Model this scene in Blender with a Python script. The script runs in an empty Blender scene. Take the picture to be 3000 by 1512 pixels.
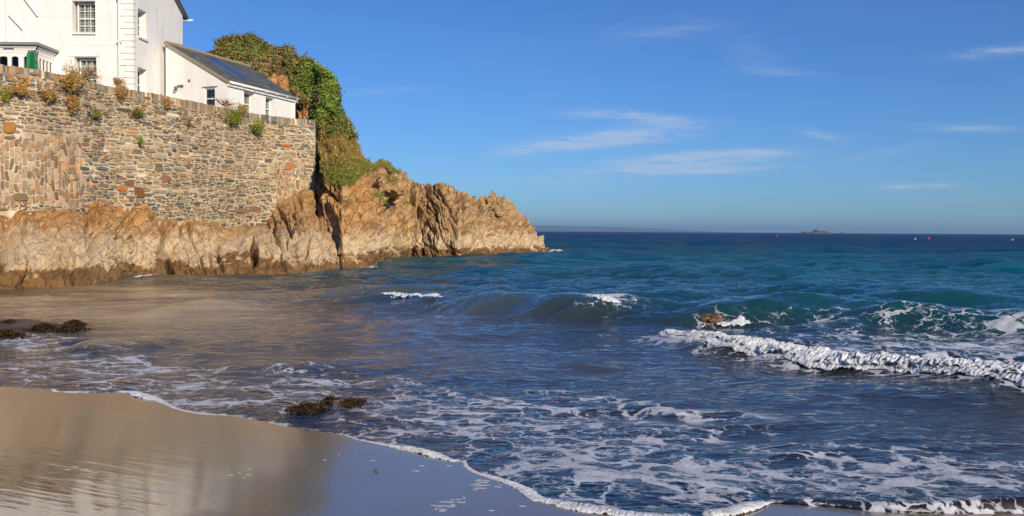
import bpy, math, random
import numpy as np
from mathutils import Vector

random.seed(7)
RNG = np.random.default_rng(11)
SC = bpy.context.scene
COL = SC.collection

# ------------------------------------------------------------------ camera
F, CX, CY = 2600.0, 1500.0, 756.0          # focal length and centre in photo pixels (3000 x 1512)
CAM_H = 1.85
PITCH = math.atan(79.5 / F)
ROLL = math.radians(0.36)
fwd = np.array([0, math.cos(PITCH), -math.sin(PITCH)])
up0 = np.array([0, math.sin(PITCH), math.cos(PITCH)])
rt0 = np.array([1.0, 0, 0])
rgt = rt0 * math.cos(ROLL) + up0 * math.sin(ROLL)
upv = up0 * math.cos(ROLL) - rt0 * math.sin(ROLL)
EYE = np.array([0, 0, CAM_H])

cam_d = bpy.data.cameras.new('camera')
cam = bpy.data.objects.new('camera', cam_d)
COL.objects.link(cam)
cam_d.sensor_width = 36.0
cam_d.lens = 36.0 * F / 3000.0
cam_d.clip_start = 0.1
cam_d.clip_end = 60000.0
M = cam.matrix_world.copy()
for i in range(3):
    M[i][0], M[i][1], M[i][2], M[i][3] = rgt[i], upv[i], -fwd[i], EYE[i]
cam.matrix_world = M
SC.camera = cam

# ------------------------------------------------------------------ sky and sun
SUN_EL, SUN_AZ = math.radians(24), math.radians(150)      # azimuth clockwise from +Y
world = bpy.data.worlds.new('World')
SC.world = world
world.use_nodes = True
SUN_DIR = np.array([math.sin(SUN_AZ) * math.cos(SUN_EL), math.cos(SUN_AZ) * math.cos(SUN_EL), math.sin(SUN_EL)])
sun_d = bpy.data.lights.new('sun', 'SUN')
sun_d.energy = 4.6
sun_d.angle = math.radians(0.5)
sun_d.color = (1.0, 0.84, 0.64)
sun = bpy.data.objects.new('sun', sun_d)
COL.objects.link(sun)
sun.rotation_euler = Vector(SUN_DIR).to_track_quat('Z', 'Y').to_euler()

SC.view_settings.view_transform = 'Standard'
SC.view_settings.look = 'None'
SC.view_settings.exposure = 0.14
SC.view_settings.gamma = 1.0
SC.view_settings.use_curve_mapping = False
SC.render.engine = 'CYCLES'
SC.cycles.max_bounces = 6
SC.cycles.transparent_max_bounces = 32
SC.cycles.caustics_reflective = False
SC.cycles.caustics_refractive = False


# ------------------------------------------------------------------ node helper
class NT:
    def __init__(s, tree):
        s.t = tree
        s.n = tree.nodes
        s.n.clear()

    def add(s, typ, ins=None, **kw):
        nd = s.n.new(typ)
        for k, v in kw.items():
            setattr(nd, k, v)
        for k, v in (ins or {}).items():
            sock = nd.inputs[k]
            if isinstance(v, bpy.types.NodeSocket):
                s.t.links.new(v, sock)
            else:
                sock.default_value = v
        return nd

    def link(s, a, b):
        s.t.links.new(a, b)

    def math(s, op, a, b=0.0, c=0.0, clamp=False):
        nd = s.add('ShaderNodeMath', {0: a, 1: b, 2: c}, operation=op)
        nd.use_clamp = clamp
        return nd.outputs[0]

    def vmath(s, op, a, b=(0, 0, 0)):
        return s.add('ShaderNodeVectorMath', {0: a, 1: b}, operation=op).outputs[0]

    def map(s, v, a, b, c=0.0, d=1.0, smooth=False):
        nd = s.add('ShaderNodeMapRange', {'Value': v, 'From Min': a, 'From Max': b, 'To Min': c, 'To Max': d})
        if smooth:
            nd.interpolation_type = 'SMOOTHSTEP'
        return nd.outputs[0]

    def noise(s, vec, scale, detail=4.0, rough=0.55, dist=0.0, col=False):
        nd = s.add('ShaderNodeTexNoise', {'Scale': scale, 'Detail': detail, 'Roughness': rough, 'Distortion': dist})
        if vec is not None:
            s.link(vec, nd.inputs['Vector'])
        return nd.outputs['Color' if col else 'Fac']

    def scale(s, vec, xyz):
        return s.vmath('MULTIPLY', vec, xyz)

    def mix(s, fac, a, b, mode='MIX'):
        nd = s.n.new('ShaderNodeMix')
        nd.data_type = 'RGBA'
        nd.blend_type = mode
        for sock, v in ((nd.inputs[0], fac), (nd.inputs[6], a), (nd.inputs[7], b)):
            if isinstance(v, bpy.types.NodeSocket):
                s.link(v, sock)
            else:
                sock.default_value = v if not isinstance(v, tuple) else (*v[:3], 1.0)
        return nd.outputs[2]

    def ramp(s, fac, stops, interp='LINEAR'):
        nd = s.add('ShaderNodeValToRGB', {0: fac})
        cr = nd.color_ramp
        cr.interpolation = interp
        while len(cr.elements) < len(stops):
            cr.elements.new(0.5)
        for e, (p, c) in zip(cr.elements, stops):
            e.position = p
            e.color = (*c, 1.0)
        return nd.outputs[0]

    def bump(s, h, strength, dist=0.02, normal=None):
        ins = {'Height': h, 'Strength': strength, 'Distance': dist}
        if normal is not None:
            ins['Normal'] = normal
        return s.add('ShaderNodeBump', ins).outputs[0]

    def out(s, surf):
        s.add('ShaderNodeOutputMaterial', {'Surface': surf})


def srgb(r, g, b, k=1.0):
    f = lambda c: ((c / 255 + 0.055) / 1.055) ** 2.4 if c > 10 else c / 255 / 12.92
    return (f(r) * k, f(g) * k, f(b) * k)


def new_mat(name):
    m = bpy.data.materials.new(name)
    m.use_nodes = True
    return m, NT(m.node_tree)


def principled(nt, color, rough=0.8, normal=None, **kw):
    ins = {'Base Color': color if not isinstance(color, tuple) else (*color[:3], 1), 'Roughness': rough}
    if normal is not None:
        ins['Normal'] = normal
    ins.update(kw)
    return nt.add('ShaderNodeBsdfPrincipled', ins)


# sky: Nishita plus thin cirrus streaks fixed in direction space
wn = NT(world.node_tree)
sky = wn.add('ShaderNodeTexSky', sky_type='NISHITA')
sky.sun_disc = False
sky.sun_elevation = SUN_EL
sky.sun_rotation = SUN_AZ
sky.altitude = 0.0
sky.air_density = 1.0
sky.dust_density = 0.15
sky.ozone_density = 4.5
gco = wn.add('ShaderNodeTexCoord').outputs['Generated']
sep = wn.add('ShaderNodeSeparateXYZ', {0: gco})
den = wn.math('MAXIMUM', sep.outputs['Y'], 0.12)
su = wn.math('DIVIDE', sep.outputs['X'], den)
sv = wn.math('DIVIDE', sep.outputs['Z'], den)
cloud_total = None
WISPS = [  # cirrus streaks: tan(azimuth), tan(elevation), half lengths, slope, strength
    (0.095, 0.102, 0.085, 0.0075, 0.12, 1.0), (0.21, 0.083, 0.080, 0.0065, 0.07, 1.15), (0.185, 0.069, 0.095, 0.0045, 0.04, 1.0),
    (0.135, 0.128, 0.060, 0.0055, -0.06, 0.60), (0.345, 0.109, 0.020, 0.0045, -0.15, 0.42), (0.455, 0.053, 0.036, 0.0035, 0.02, 0.5),
    (0.55, 0.205, 0.06, 0.0055, 0.08, 0.38), (0.515, 0.118, 0.05, 0.004, -0.03, 0.34), (0.17, 0.225, 0.07, 0.012, 0.12, 0.12),
    (0.300, 0.179, 0.04, 0.004, -0.08, 0.18), (0.27, 0.200, 0.03, 0.016, -0.25, 0.09), (0.06, 0.055, 0.10, 0.006, 0.0, 0.16),
    (-0.16, 0.155, 0.06, 0.004, 0.05, 0.12), (0.42, 0.09, 0.05, 0.006, 0.18, 0.14), (-0.8, 0.2, 0.15, 0.02, 0.1, 0.4), (0.9, 0.16, 0.12, 0.012, 0.1, 0.4)]
cv = wn.add('ShaderNodeCombineXYZ', {0: su, 1: sv, 2: 0.0}).outputs[0]
wrp = wn.noise(wn.scale(cv, (7, 22, 1)), 1.0, 3.0, 0.6)
fib = wn.noise(wn.scale(cv, (14, 120, 1)), 1.0, 5.0, 0.65, 0.6)
for (a, b, la, lb, sl, st) in WISPS:
    du = wn.math('SUBTRACT', su, a)
    dv = wn.math('SUBTRACT', wn.math('SUBTRACT', sv, b), wn.math('MULTIPLY', du, sl))
    dv = wn.math('ADD', dv, wn.math('MULTIPLY', wn.math('SUBTRACT', wrp, 0.5), lb * 2.6))
    e = wn.math('ADD', wn.math('POWER', wn.math('ABSOLUTE', wn.math('DIVIDE', du, la)), 2.0), wn.math('POWER', wn.math('ABSOLUTE', wn.math('DIVIDE', dv, lb)), 2.0))
    g = wn.math('MULTIPLY', wn.math('EXPONENT', wn.math('MULTIPLY', e, -1.0)), st)
    cloud_total = g if cloud_total is None else wn.math('ADD', cloud_total, g)
cloud = wn.math('MULTIPLY', cloud_total, wn.map(fib, 0.34, 0.66, 0.15, 1.5))
veil = wn.map(wn.noise(wn.scale(cv, (3, 9, 1)), 1.0, 5.0, 0.6), 0.5, 0.85, 0.0, 0.10)
cloud = wn.math('MINIMUM', wn.math('ADD', wn.math('MULTIPLY', cloud, 1.55), veil), 0.8)
SKY_TINT = (0.46, 0.73, 1.12)
skc = wn.mix(1.0, sky.outputs[0], SKY_TINT, 'MULTIPLY')
skc = wn.mix(wn.math('MULTIPLY', cloud, 0.75), skc, (5.0, 6.0, 7.8))
bg = wn.add('ShaderNodeBackground', {'Color': skc, 'Strength': 0.088})
wn.add('ShaderNodeOutputWorld', {'Surface': bg.outputs[0]})


# ------------------------------------------------------------------ geometry helpers
def ray(px, py):
    px = np.asarray(px, float); py = np.asarray(py, float)
    d = fwd * F + (px - CX)[..., None] * rgt - (py - CY)[..., None] * upv
    return d / np.linalg.norm(d, axis=-1, keepdims=True)


def P(px, py, Y):
    d = ray(px, py)
    return EYE + d * (np.asarray(Y, float) / d[..., 1])[..., None]


def Pz(px, py, z=0.0):
    d = ray(px, py)
    return EYE + d * ((z - CAM_H) / d[..., 2])[..., None]


def Pplane(px, py, o, n):
    d = ray(px, py)
    o = np.asarray(o, float); n = np.asarray(n, float)
    return EYE + d * (np.dot(o - EYE, n) / (d @ n))[..., None]


def proj(p):
    q = np.asarray(p, float) - EYE
    w = q @ fwd
    return CX + F * (q @ rgt) / w, CY - F * (q @ upv) / w


_G = RNG.permutation(4096).astype(np.int64)
_ANG = RNG.random(4096) * 2 * np.pi
_GX, _GY = np.cos(_ANG), np.sin(_ANG)
_g3 = RNG.normal(size=(4096, 3)); _g3 /= np.linalg.norm(_g3, axis=1, keepdims=True)
_H = RNG.random(4096)


def _h2(ix, iy, s):
    return _G[(ix + _G[(iy + s * 131) & 4095]) & 4095]


def perlin2(x, y, s=0):
    ix = np.floor(x).astype(np.int64); iy = np.floor(y).astype(np.int64)
    fx = x - ix; fy = y - iy
    u = fx * fx * fx * (fx * (fx * 6 - 15) + 10); v = fy * fy * fy * (fy * (fy * 6 - 15) + 10)
    def c(dx, dy):
        h = _h2(ix + dx, iy + dy, s)
        return _GX[h] * (fx - dx) + _GY[h] * (fy - dy)
    a = c(0, 0); b = c(1, 0); a = a + (b - a) * u
    b = c(0, 1); d = c(1, 1); b = b + (d - b) * u
    return (a + (b - a) * v) * 1.5


def perlin3(p, s=0):
    x, y, z = p[..., 0], p[..., 1], p[..., 2]
    ix = np.floor(x).astype(np.int64); iy = np.floor(y).astype(np.int64); iz = np.floor(z).astype(np.int64)
    fx = x - ix; fy = y - iy; fz = z - iz
    sm = lambda t: t * t * t * (t * (t * 6 - 15) + 10)
    u, v, w = sm(fx), sm(fy), sm(fz)
    r = 0.0
    for dz in (0, 1):
        for dy in (0, 1):
            for dx in (0, 1):
                h = _G[(ix + dx + _G[(iy + dy + _G[(iz + dz + s * 57) & 4095]) & 4095]) & 4095]
                g = _g3[h]
                r = r + (g[..., 0] * (fx - dx) + g[..., 1] * (fy - dy) + g[..., 2] * (fz - dz)) * (u if dx else 1 - u) * (v if dy else 1 - v) * (w if dz else 1 - w)
    return r * 1.4


def fbm2(x, y, o=4, s=0, g=0.5):
    r = 0.0; a = 1.0
    for k in range(o):
        r = r + a * perlin2(x * 2 ** k + 17.3 * k, y * 2 ** k - 9.1 * k, s + k); a *= g
    return r


def fbm3(p, o=4, s=0, g=0.5):
    r = 0.0; a = 1.0
    for k in range(o):
        r = r + a * perlin3(p * 2.0 ** k + 11.7 * k, s + k); a *= g
    return r


def worley2(x, y, s=0):
    """F1, F2, random per cell (three values), offset to the cell centre"""
    ix = np.floor(x).astype(np.int64); iy = np.floor(y).astype(np.int64)
    f1 = np.full(x.shape, 9.0); f2 = np.full(x.shape, 9.0)
    cid = np.zeros(x.shape, np.int64); ox = np.zeros(x.shape); oy = np.zeros(x.shape)
    for dy in (-1, 0, 1):
        for dx in (-1, 0, 1):
            h = _h2(ix + dx, iy + dy, s)
            cx = ix + dx + _H[h]; cy = iy + dy + _H[(h * 7 + 13) & 4095]
            d = np.hypot(x - cx, y - cy)
            n = d < f1
            f2 = np.where(n, f1, np.minimum(f2, d))
            cid = np.where(n, h, cid); ox = np.where(n, x - cx, ox); oy = np.where(n, y - cy, oy)
            f1 = np.where(n, d, f1)
    return f1, f2, _H[(cid * 3 + 5) & 4095], _H[(cid * 5 + 77) & 4095], _H[(cid * 11 + 301) & 4095], ox, oy


def sstep(a, b, x):
    t = np.clip((x - a) / (b - a), 0, 1)
    return t * t * (3 - 2 * t)


def poly_dist(x, y, pts):
    """distance to a polyline and position along it (0..1)"""
    pts = np.asarray(pts, float)
    best = np.full(x.shape, 1e9); tt = np.zeros(x.shape)
    n = len(pts) - 1
    for i in range(n):
        a, b = pts[i], pts[i + 1]; d = b - a
        t = np.clip(((x - a[0]) * d[0] + (y - a[1]) * d[1]) / (d @ d), 0, 1)
        q = np.hypot(x - a[0] - t * d[0], y - a[1] - t * d[1])
        m = q < best
        best = np.where(m, q, best); tt = np.where(m, (i + t) / n, tt)
    return best, tt


def np_mesh(name, verts, quads, mat, parent=None, attrs=None, smooth=True, cols=None):
    me = bpy.data.meshes.new(name)
    verts = np.ascontiguousarray(verts, np.float32).reshape(-1, 3)
    quads = np.ascontiguousarray(quads, np.int32)
    k = quads.shape[1]; nf = len(quads)
    me.vertices.add(len(verts)); me.vertices.foreach_set('co', verts.ravel())
    me.loops.add(nf * k); me.loops.foreach_set('vertex_index', quads.ravel())
    me.polygons.add(nf)
    me.polygons.foreach_set('loop_start', np.arange(0, nf * k, k, dtype=np.int32))
    me.polygons.foreach_set('loop_total', np.full(nf, k, np.int32))
    me.polygons.foreach_set('use_smooth', np.full(nf, smooth))
    me.update(calc_edges=True)
    for an, av in (attrs or {}).items():
        a = me.attributes.new(an, 'FLOAT', 'POINT'); a.data.foreach_set('value', np.ascontiguousarray(av, np.float32).ravel())
    if cols is not None:
        a = me.attributes.new('col', 'FLOAT_COLOR', 'POINT')
        c4 = np.ones((len(verts), 4), np.float32); c4[:, :3] = cols
        a.data.foreach_set('color', c4.ravel())
    me.materials.append(mat)
    return link(name, me, parent)


def link(name, me, parent=None):
    o = bpy.data.objects.new(name, me)
    COL.objects.link(o)
    if parent is not None:
        o.parent = parent
        if parent.type == 'EMPTY' or True:
            o.matrix_parent_inverse = parent.matrix_world.inverted() if parent.get('_mw') is None else o.matrix_parent_inverse
    return o


def grid_quads(nr, nc):
    i = np.arange(nr * nc).reshape(nr, nc)
    return np.stack([i[:-1, :-1], i[:-1, 1:], i[1:, 1:], i[1:, :-1]], -1).reshape(-1, 4)


def tag(o, label=None, cat=None, group=None, kind=None):
    if label: o['label'] = label
    if cat: o['category'] = cat
    if group: o['group'] = group
    if kind: o['kind'] = kind
    return o


def thing(name, loc, label, cat, group=None):
    o = bpy.data.objects.new(name, None)
    COL.objects.link(o)
    o.location = tuple(loc)
    o.empty_display_size = 0.2
    bpy.context.view_layer.update()
    return tag(o, label, cat, group)


class MB:
    """collects simple solids given in world coordinates"""
    def __init__(s):
        s.v = []; s.f = []; s.c = []; s.cur = (1, 1, 1)

    def add(s, vs, fs):
        b = len(s.v)
        s.v += [tuple(map(float, v)) for v in vs]
        s.f += [tuple(i + b for i in f) for f in fs]
        s.c += [s.cur] * len(vs)

    def obox(s, o, u, v, n, a0, a1, b0, b1, c0, c1):
        """box in a local frame o + a*u + b*v + c*n"""
        o, u, v, n = map(lambda q: np.asarray(q, float), (o, u, v, n))
        vs = [o + u * a + v * b + n * c for c in (c0, c1) for b in (b0, b1) for a in (a0, a1)]
        s.add(vs, [(0, 2, 3, 1), (4, 5, 7, 6), (0, 1, 5, 4), (2, 6, 7, 3), (0, 4, 6, 2), (1, 3, 7, 5)])

    def quad(s, a, b, c, d):
        s.add([a, b, c, d], [(0, 1, 2, 3)])

    def poly(s, pts):
        s.add(pts, [tuple(range(len(pts)))])

    def tube(s, pts, r, k=8, cap=True):
        pts = [np.asarray(p, float) for p in pts]
        rs = r if isinstance(r, (list, tuple)) else [r] * len(pts)
        vs = []
        for i, p in enumerate(pts):
            t = pts[min(i + 1, len(pts) - 1)] - pts[max(i - 1, 0)]
            t = t / (np.linalg.norm(t) + 1e-9)
            a = np.cross(t, (0.13, 0.21, 0.97) if abs(t[2]) < 0.9 else (1, 0, 0.1)); a /= np.linalg.norm(a)
            b = np.cross(t, a)
            vs += [p + rs[i] * (a * math.cos(2 * math.pi * j / k) + b * math.sin(2 * math.pi * j / k)) for j in range(k)]
        fs = [(i * k + j, i * k + (j + 1) % k, (i + 1) * k + (j + 1) % k, (i + 1) * k + j) for i in range(len(pts) - 1) for j in range(k)]
        if cap:
            fs += [tuple(range(k))[::-1], tuple((len(pts) - 1) * k + j for j in range(k))]
        s.add(vs, fs)

    def prism(s, pts, n):
        """polygon extruded along vector n"""
        m = len(pts); n = np.asarray(n, float)
        vs = [np.asarray(p, float) for p in pts]; vs += [p + n for p in vs]
        s.add(vs, [tuple(range(m))[::-1], tuple(range(m, 2 * m))] + [(i, (i + 1) % m, (i + 1) % m + m, i + m) for i in range(m)])

    def build(s, name, mat, parent=None, smooth=False, kind=None):
        me = bpy.data.meshes.new(name)
        me.from_pydata(s.v, [], s.f)
        me.update()
        if smooth:
            me.polygons.foreach_set('use_smooth', [True] * len(me.polygons))
        if any(c != (1, 1, 1) for c in s.c):
            a = me.attributes.new('col', 'FLOAT_COLOR', 'POINT')
            a.data.foreach_set('color', np.array([(*c, 1) for c in s.c], np.float32).ravel())
        me.materials.append(mat)
        o = link(name, me, parent)
        if kind: o['kind'] = kind
        return o


# ------------------------------------------------------------------ materials
# seaward and along-shore axes of the beach, a point on the waterline, the slope
SHN = np.array([0.57, 0.822]); SHA = np.array([0.822, -0.57])
SH0 = np.array([-0.86, 7.5]); SLOPE = 0.058
def mat_simple(name, color, rough=0.6, var=0.15, scale=6.0, bump=0.0, metallic=0.0, spec=0.5):
    m, nt = new_mat(name)
    pos = nt.add('ShaderNodeNewGeometry').outputs['Position']
    n = nt.noise(pos, scale, 5.0, 0.6)
    c = nt.mix(n, tuple(x * (1 - var) for x in color), tuple(min(1, x * (1 + var)) for x in color))
    nrm = nt.bump(nt.noise(pos, scale * 6, 4.0), bump, 0.01) if bump else None
    nt.out(principled(nt, c, rough, nrm, **{'Metallic': metallic, 'Specular IOR Level': spec}).outputs[0])
    return m


def mat_render_wall():
    m, nt = new_mat('white_render')
    pos = nt.add('ShaderNodeNewGeometry').outputs['Position']
    n1 = nt.noise(pos, 1.3, 6.0, 0.65)
    n2 = nt.noise(nt.scale(pos, (2.5, 2.5, 0.35)), 1.0, 5.0, 0.6)
    c = nt.mix(nt.map(n1, 0.35, 0.75), (0.85, 0.84, 0.81), (0.77, 0.77, 0.74))
    c = nt.mix(nt.map(n2, 0.52, 0.78, 0.0, 0.42), c, (0.50, 0.48, 0.42))
    h = nt.noise(pos, 22.0, 5.0, 0.7)
    h2 = nt.noise(pos, 2.2, 3.0, 0.5)
    b = nt.bump(h, 0.55, 0.02, nt.bump(h2, 0.4, 0.06))
    nt.out(principled(nt, c, 0.9, b).outputs[0])
    return m


def mat_stone():
    m, nt = new_mat('wall_stone')
    pos = nt.add('ShaderNodeNewGeometry').outputs['Position']
    col = nt.add('ShaderNodeAttribute', attribute_name='col').outputs['Color']
    n = nt.noise(pos, 5.0, 6.0, 0.7)
    n2 = nt.noise(nt.scale(pos, (3, 3, 14)), 1.0, 5.0, 0.65)
    c = nt.mix(1.0, col, nt.ramp(n, [(0.2, (0.80, 0.78, 0.75)), (0.5, (0.94, 0.92, 0.89)), (0.8, (1.22, 1.17, 1.08))]), 'MULTIPLY')
    c = nt.mix(nt.map(n2, 0.55, 0.75, 0.0, 0.5), c, nt.mix(0.5, c, srgb(175, 120, 60)))
    c = nt.mix(nt.map(nt.noise(pos, 2.3, 5.0, 0.7), 0.58, 0.70, 0.0, 0.55), c, srgb(196, 184, 154))
    c = nt.mix(nt.map(nt.noise(pos, 0.5, 6.0, 0.7), 0.35, 0.7, 0.0, 0.35), c, nt.mix(1.0, c, (0.62, 0.60, 0.56), 'MULTIPLY'))
    b = nt.bump(nt.noise(pos, 16.0, 6.0, 0.7), 0.6, 0.04)
    nt.out(principled(nt, c, 0.85, b).outputs[0])
    return m


def mat_mortar():
    m, nt = new_mat('lime_mortar')
    pos = nt.add('ShaderNodeNewGeometry').outputs['Position']
    n = nt.noise(pos, 1.1, 6.0, 0.7)
    c = nt.ramp(n, [(0.25, srgb(172, 157, 126)), (0.5, srgb(188, 174, 143)), (0.75, srgb(232, 223, 202))])
    b = nt.bump(nt.noise(pos, 14.0, 6.0, 0.7), 0.8, 0.05)
    nt.out(principled(nt, c, 0.95, b).outputs[0])
    return m


def mat_rock():
    m, nt = new_mat('coast_rock')
    geo = nt.add('ShaderNodeNewGeometry')
    pos = geo.outputs['Position']
    sp = nt.add('ShaderNodeSeparateXYZ', {0: pos})
    z = sp.outputs['Z']
    ora = nt.add('ShaderNodeAttribute', attribute_name='orange').outputs['Fac']
    grs = nt.add('ShaderNodeAttribute', attribute_name='turf').outputs['Fac']
    big = nt.noise(pos, 0.55, 5.0, 0.6)
    mid = nt.noise(pos, 2.2, 6.0, 0.65)
    fin = nt.noise(pos, 9.0, 6.0, 0.7)
    rot = nt.add('ShaderNodeVectorRotate', {'Vector': pos, 'Angle': math.radians(-32)}, rotation_type='Y_AXIS').outputs[0]
    strat = nt.noise(nt.scale(rot, (4.5, 2.0, 0.9)), 1.0, 7.0, 0.7, 0.8)
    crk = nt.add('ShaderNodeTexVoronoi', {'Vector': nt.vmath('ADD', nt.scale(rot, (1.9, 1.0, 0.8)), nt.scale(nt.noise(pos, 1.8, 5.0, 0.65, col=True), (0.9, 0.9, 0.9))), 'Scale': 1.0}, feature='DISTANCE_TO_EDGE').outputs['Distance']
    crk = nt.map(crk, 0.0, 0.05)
    grey = nt.ramp(mid, [(0.25, srgb(142, 114, 80)), (0.5, srgb(192, 158, 112)), (0.75, srgb(220, 188, 142))])
    oran = nt.ramp(mid, [(0.25, srgb(168, 118, 60)), (0.5, srgb(206, 154, 92)), (0.75, srgb(226, 184, 126))])
    c = nt.mix(nt.math('ADD', ora, nt.map(big, 0.35, 0.7, -0.35, 0.35), clamp=True), grey, oran)
    c = nt.mix(nt.map(strat, 0.52, 0.68, 0.0, 0.55), c, nt.mix(0.42, c, srgb(130, 88, 46)))
    c = nt.mix(nt.map(strat, 0.28, 0.42, 0.45, 0.0), c, srgb(214, 190, 158))
    # rust staining and dark lichen patches, fine grained
    c = nt.mix(nt.map(nt.noise(pos, 1.4, 8.0, 0.75), 0.56, 0.66, 0.0, 0.40), c, srgb(160, 106, 52))
    c = nt.mix(nt.map(nt.noise(pos, 0.8, 10.0, 0.8, 0.4), 0.58, 0.67, 0.0, 0.4), c, srgb(110, 98, 80))
    c = nt.mix(nt.math('MULTIPLY', nt.math('SUBTRACT', 1.0, crk), 0.6), c, srgb(86, 66, 44))  # shade inside the cracks painted as dark brown lines
    # barnacle band
    zz = nt.math('ADD', z, nt.map(nt.noise(pos, 0.9, 6.0, 0.65), 0.2, 0.8, -0.8, 0.8))
    zz = nt.math('ADD', zz, nt.map(fin, 0.3, 0.7, -0.12, 0.12))
    barn = nt.math('MULTIPLY', nt.map(zz, 0.45, 0.75, smooth=True), nt.map(zz, 1.3, 2.1, 1.0, 0.0, smooth=True))
    pale = nt.ramp(fin, [(0.3, srgb(206, 180, 140)), (0.7, srgb(242, 222, 186))])
    c = nt.mix(nt.math('MULTIPLY', barn, 0.82), c, pale)
    # wet weed-stained foot
    wet = nt.map(zz, 0.50, 0.68, 1.0, 0.0, smooth=True)
    dark = nt.ramp(mid, [(0.3, srgb(106, 78, 42)), (0.7, srgb(154, 116, 68))])
    c = nt.mix(nt.math('MULTIPLY', wet, 0.93), c, dark)
    # yellow lichen on high tops, turf
    up = nt.add('ShaderNodeSeparateXYZ', {0: geo.outputs['Normal']}).outputs['Z']
    lich = nt.math('MULTIPLY', nt.map(up, 0.45, 0.8), nt.math('MULTIPLY', nt.map(z, 2.8, 4.2), nt.map(nt.noise(pos, 1.7, 5.0, 0.7), 0.48, 0.62)))
    c = nt.mix(nt.math('MULTIPLY', lich, 0.75), c, srgb(176, 140, 44))
    soil = nt.ramp(fin, [(0.3, srgb(78, 66, 34)), (0.7, srgb(128, 104, 58))])
    c = nt.mix(nt.math('ADD', nt.math('MULTIPLY', grs, 1.3), nt.map(fin, 0.3, 0.7, -0.25, 0.25), clamp=True), c, soil)
    c = nt.mix(nt.map(grs, 0.0, 0.01, 0.0, 0.0), c, soil)
    h = nt.math('ADD', nt.noise(pos, 6.0, 8.0, 0.7), nt.math('MULTIPLY', nt.noise(nt.scale(rot, (9, 4, 2.0)), 1.0, 8.0, 0.75, 0.5), 1.3))
    b = nt.bump(nt.math('ADD', h, nt.math('MULTIPLY', crk, 0.9)), 0.75, 0.16)
    rough = nt.math('SUBTRACT', 0.9, nt.math('MULTIPLY', wet, 0.25))
    nt.out(principled(nt, c, rough, b).outputs[0])
    return m


def mat_sand():
    m, nt = new_mat('wet_sand')
    pos = nt.add('ShaderNodeNewGeometry').outputs['Position']
    n = nt.noise(pos, 0.6, 6.0, 0.6)
    gr = nt.noise(pos, 60.0, 3.0, 0.6)
    c = nt.mix(n, (0.160, 0.108, 0.052), (0.220, 0.152, 0.078))
    c = nt.mix(nt.map(gr, 0.35, 0.7, 0.0, 0.4), c, (0.11, 0.078, 0.048))
    dk = nt.map(nt.noise(pos, 17.0, 2.0, 0.5), 0.74, 0.78)
    c = nt.mix(nt.math('MULTIPLY', dk, 0.6), c, (0.05, 0.04, 0.03))
    # backwash ripple streaks, long along the shore
    rot = nt.add('ShaderNodeVectorRotate', {'Vector': pos, 'Angle': math.radians(22)}, rotation_type='Z_AXIS').outputs[0]
    st = nt.noise(nt.scale(rot, (1.2, 9.0, 1.0)), 1.0, 3.0, 0.55, 0.4)
    st2 = nt.noise(nt.scale(rot, (3.0, 16.0, 1.0)), 1.0, 2.0, 0.5)
    patch = nt.map(nt.noise(pos, 0.35, 2.0, 0.5), 0.42, 0.6)
    bdist = nt.add('ShaderNodeVectorMath', {0: nt.vmath('SUBTRACT', pos, (float(SH0[0]), float(SH0[1]), 0.0)), 1: (float(SHN[0]), float(SHN[1]), 0.0)}, operation='DOT_PRODUCT').outputs['Value']
    h = nt.math('MULTIPLY', nt.math('ADD', st, nt.math('MULTIPLY', st2, 0.4)), nt.math('MULTIPLY', patch, nt.map(bdist, -1.6, -3.4, 0.30, 1.0)))
    b = nt.bump(h, 0.30, 0.02)
    b2 = nt.bump(gr, 0.6, 0.006, b)
    film = nt.map(nt.noise(pos, 0.45, 3.0, 0.5), 0.35, 0.65)
    rough = nt.math('ADD', nt.math('MULTIPLY', film, -0.06), nt.map(bdist, -1.0, -2.8, 0.18, 0.09))
    base = principled(nt, c, 0.75, b2, **{'Coat Weight': nt.map(nt.add('ShaderNodeSeparateXYZ', {0: pos}).outputs['Z'], -0.14, -0.04), 'Coat IOR': 2.15, 'Coat Roughness': rough, 'Coat Normal': b})
    nt.out(base.outputs[0])
    return m


def foam_pattern(nt, pos):
    """distance from the centres of rounded holes, two sizes"""
    w = nt.vmath('SUBTRACT', nt.noise(pos, 1.6, 4.0, 0.6, col=True), (0.5, 0.5, 0.5))
    w2 = nt.vmath('SUBTRACT', nt.noise(pos, 6.0, 3.0, 0.6, col=True), (0.5, 0.5, 0.5))
    p = nt.vmath('ADD', pos, nt.vmath('MULTIPLY', w, (0.8, 0.8, 0.0)))
    p = nt.vmath('ADD', p, nt.vmath('MULTIPLY', w2, (0.22, 0.22, 0.0)))
    p = nt.add('ShaderNodeVectorRotate', {'Vector': p, 'Angle': math.radians(12)}, rotation_type='Z_AXIS').outputs[0]
    p = nt.scale(p, (0.75, 1.1, 0.0))
    out = []
    for sc in (3.6, 9.5):
        e = nt.add('ShaderNodeTexVoronoi', {'Vector': p, 'Scale': sc}, feature='DISTANCE_TO_EDGE').outputs['Distance']
        f = nt.add('ShaderNodeTexVoronoi', {'Vector': p, 'Scale': sc}, feature='F1').outputs['Distance']
        out.append(nt.math('SUBTRACT', e, nt.math('MULTIPLY', nt.math('SUBTRACT', f, 0.45), 0.32)))
    v1, v2 = out
    return v1, v2


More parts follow.
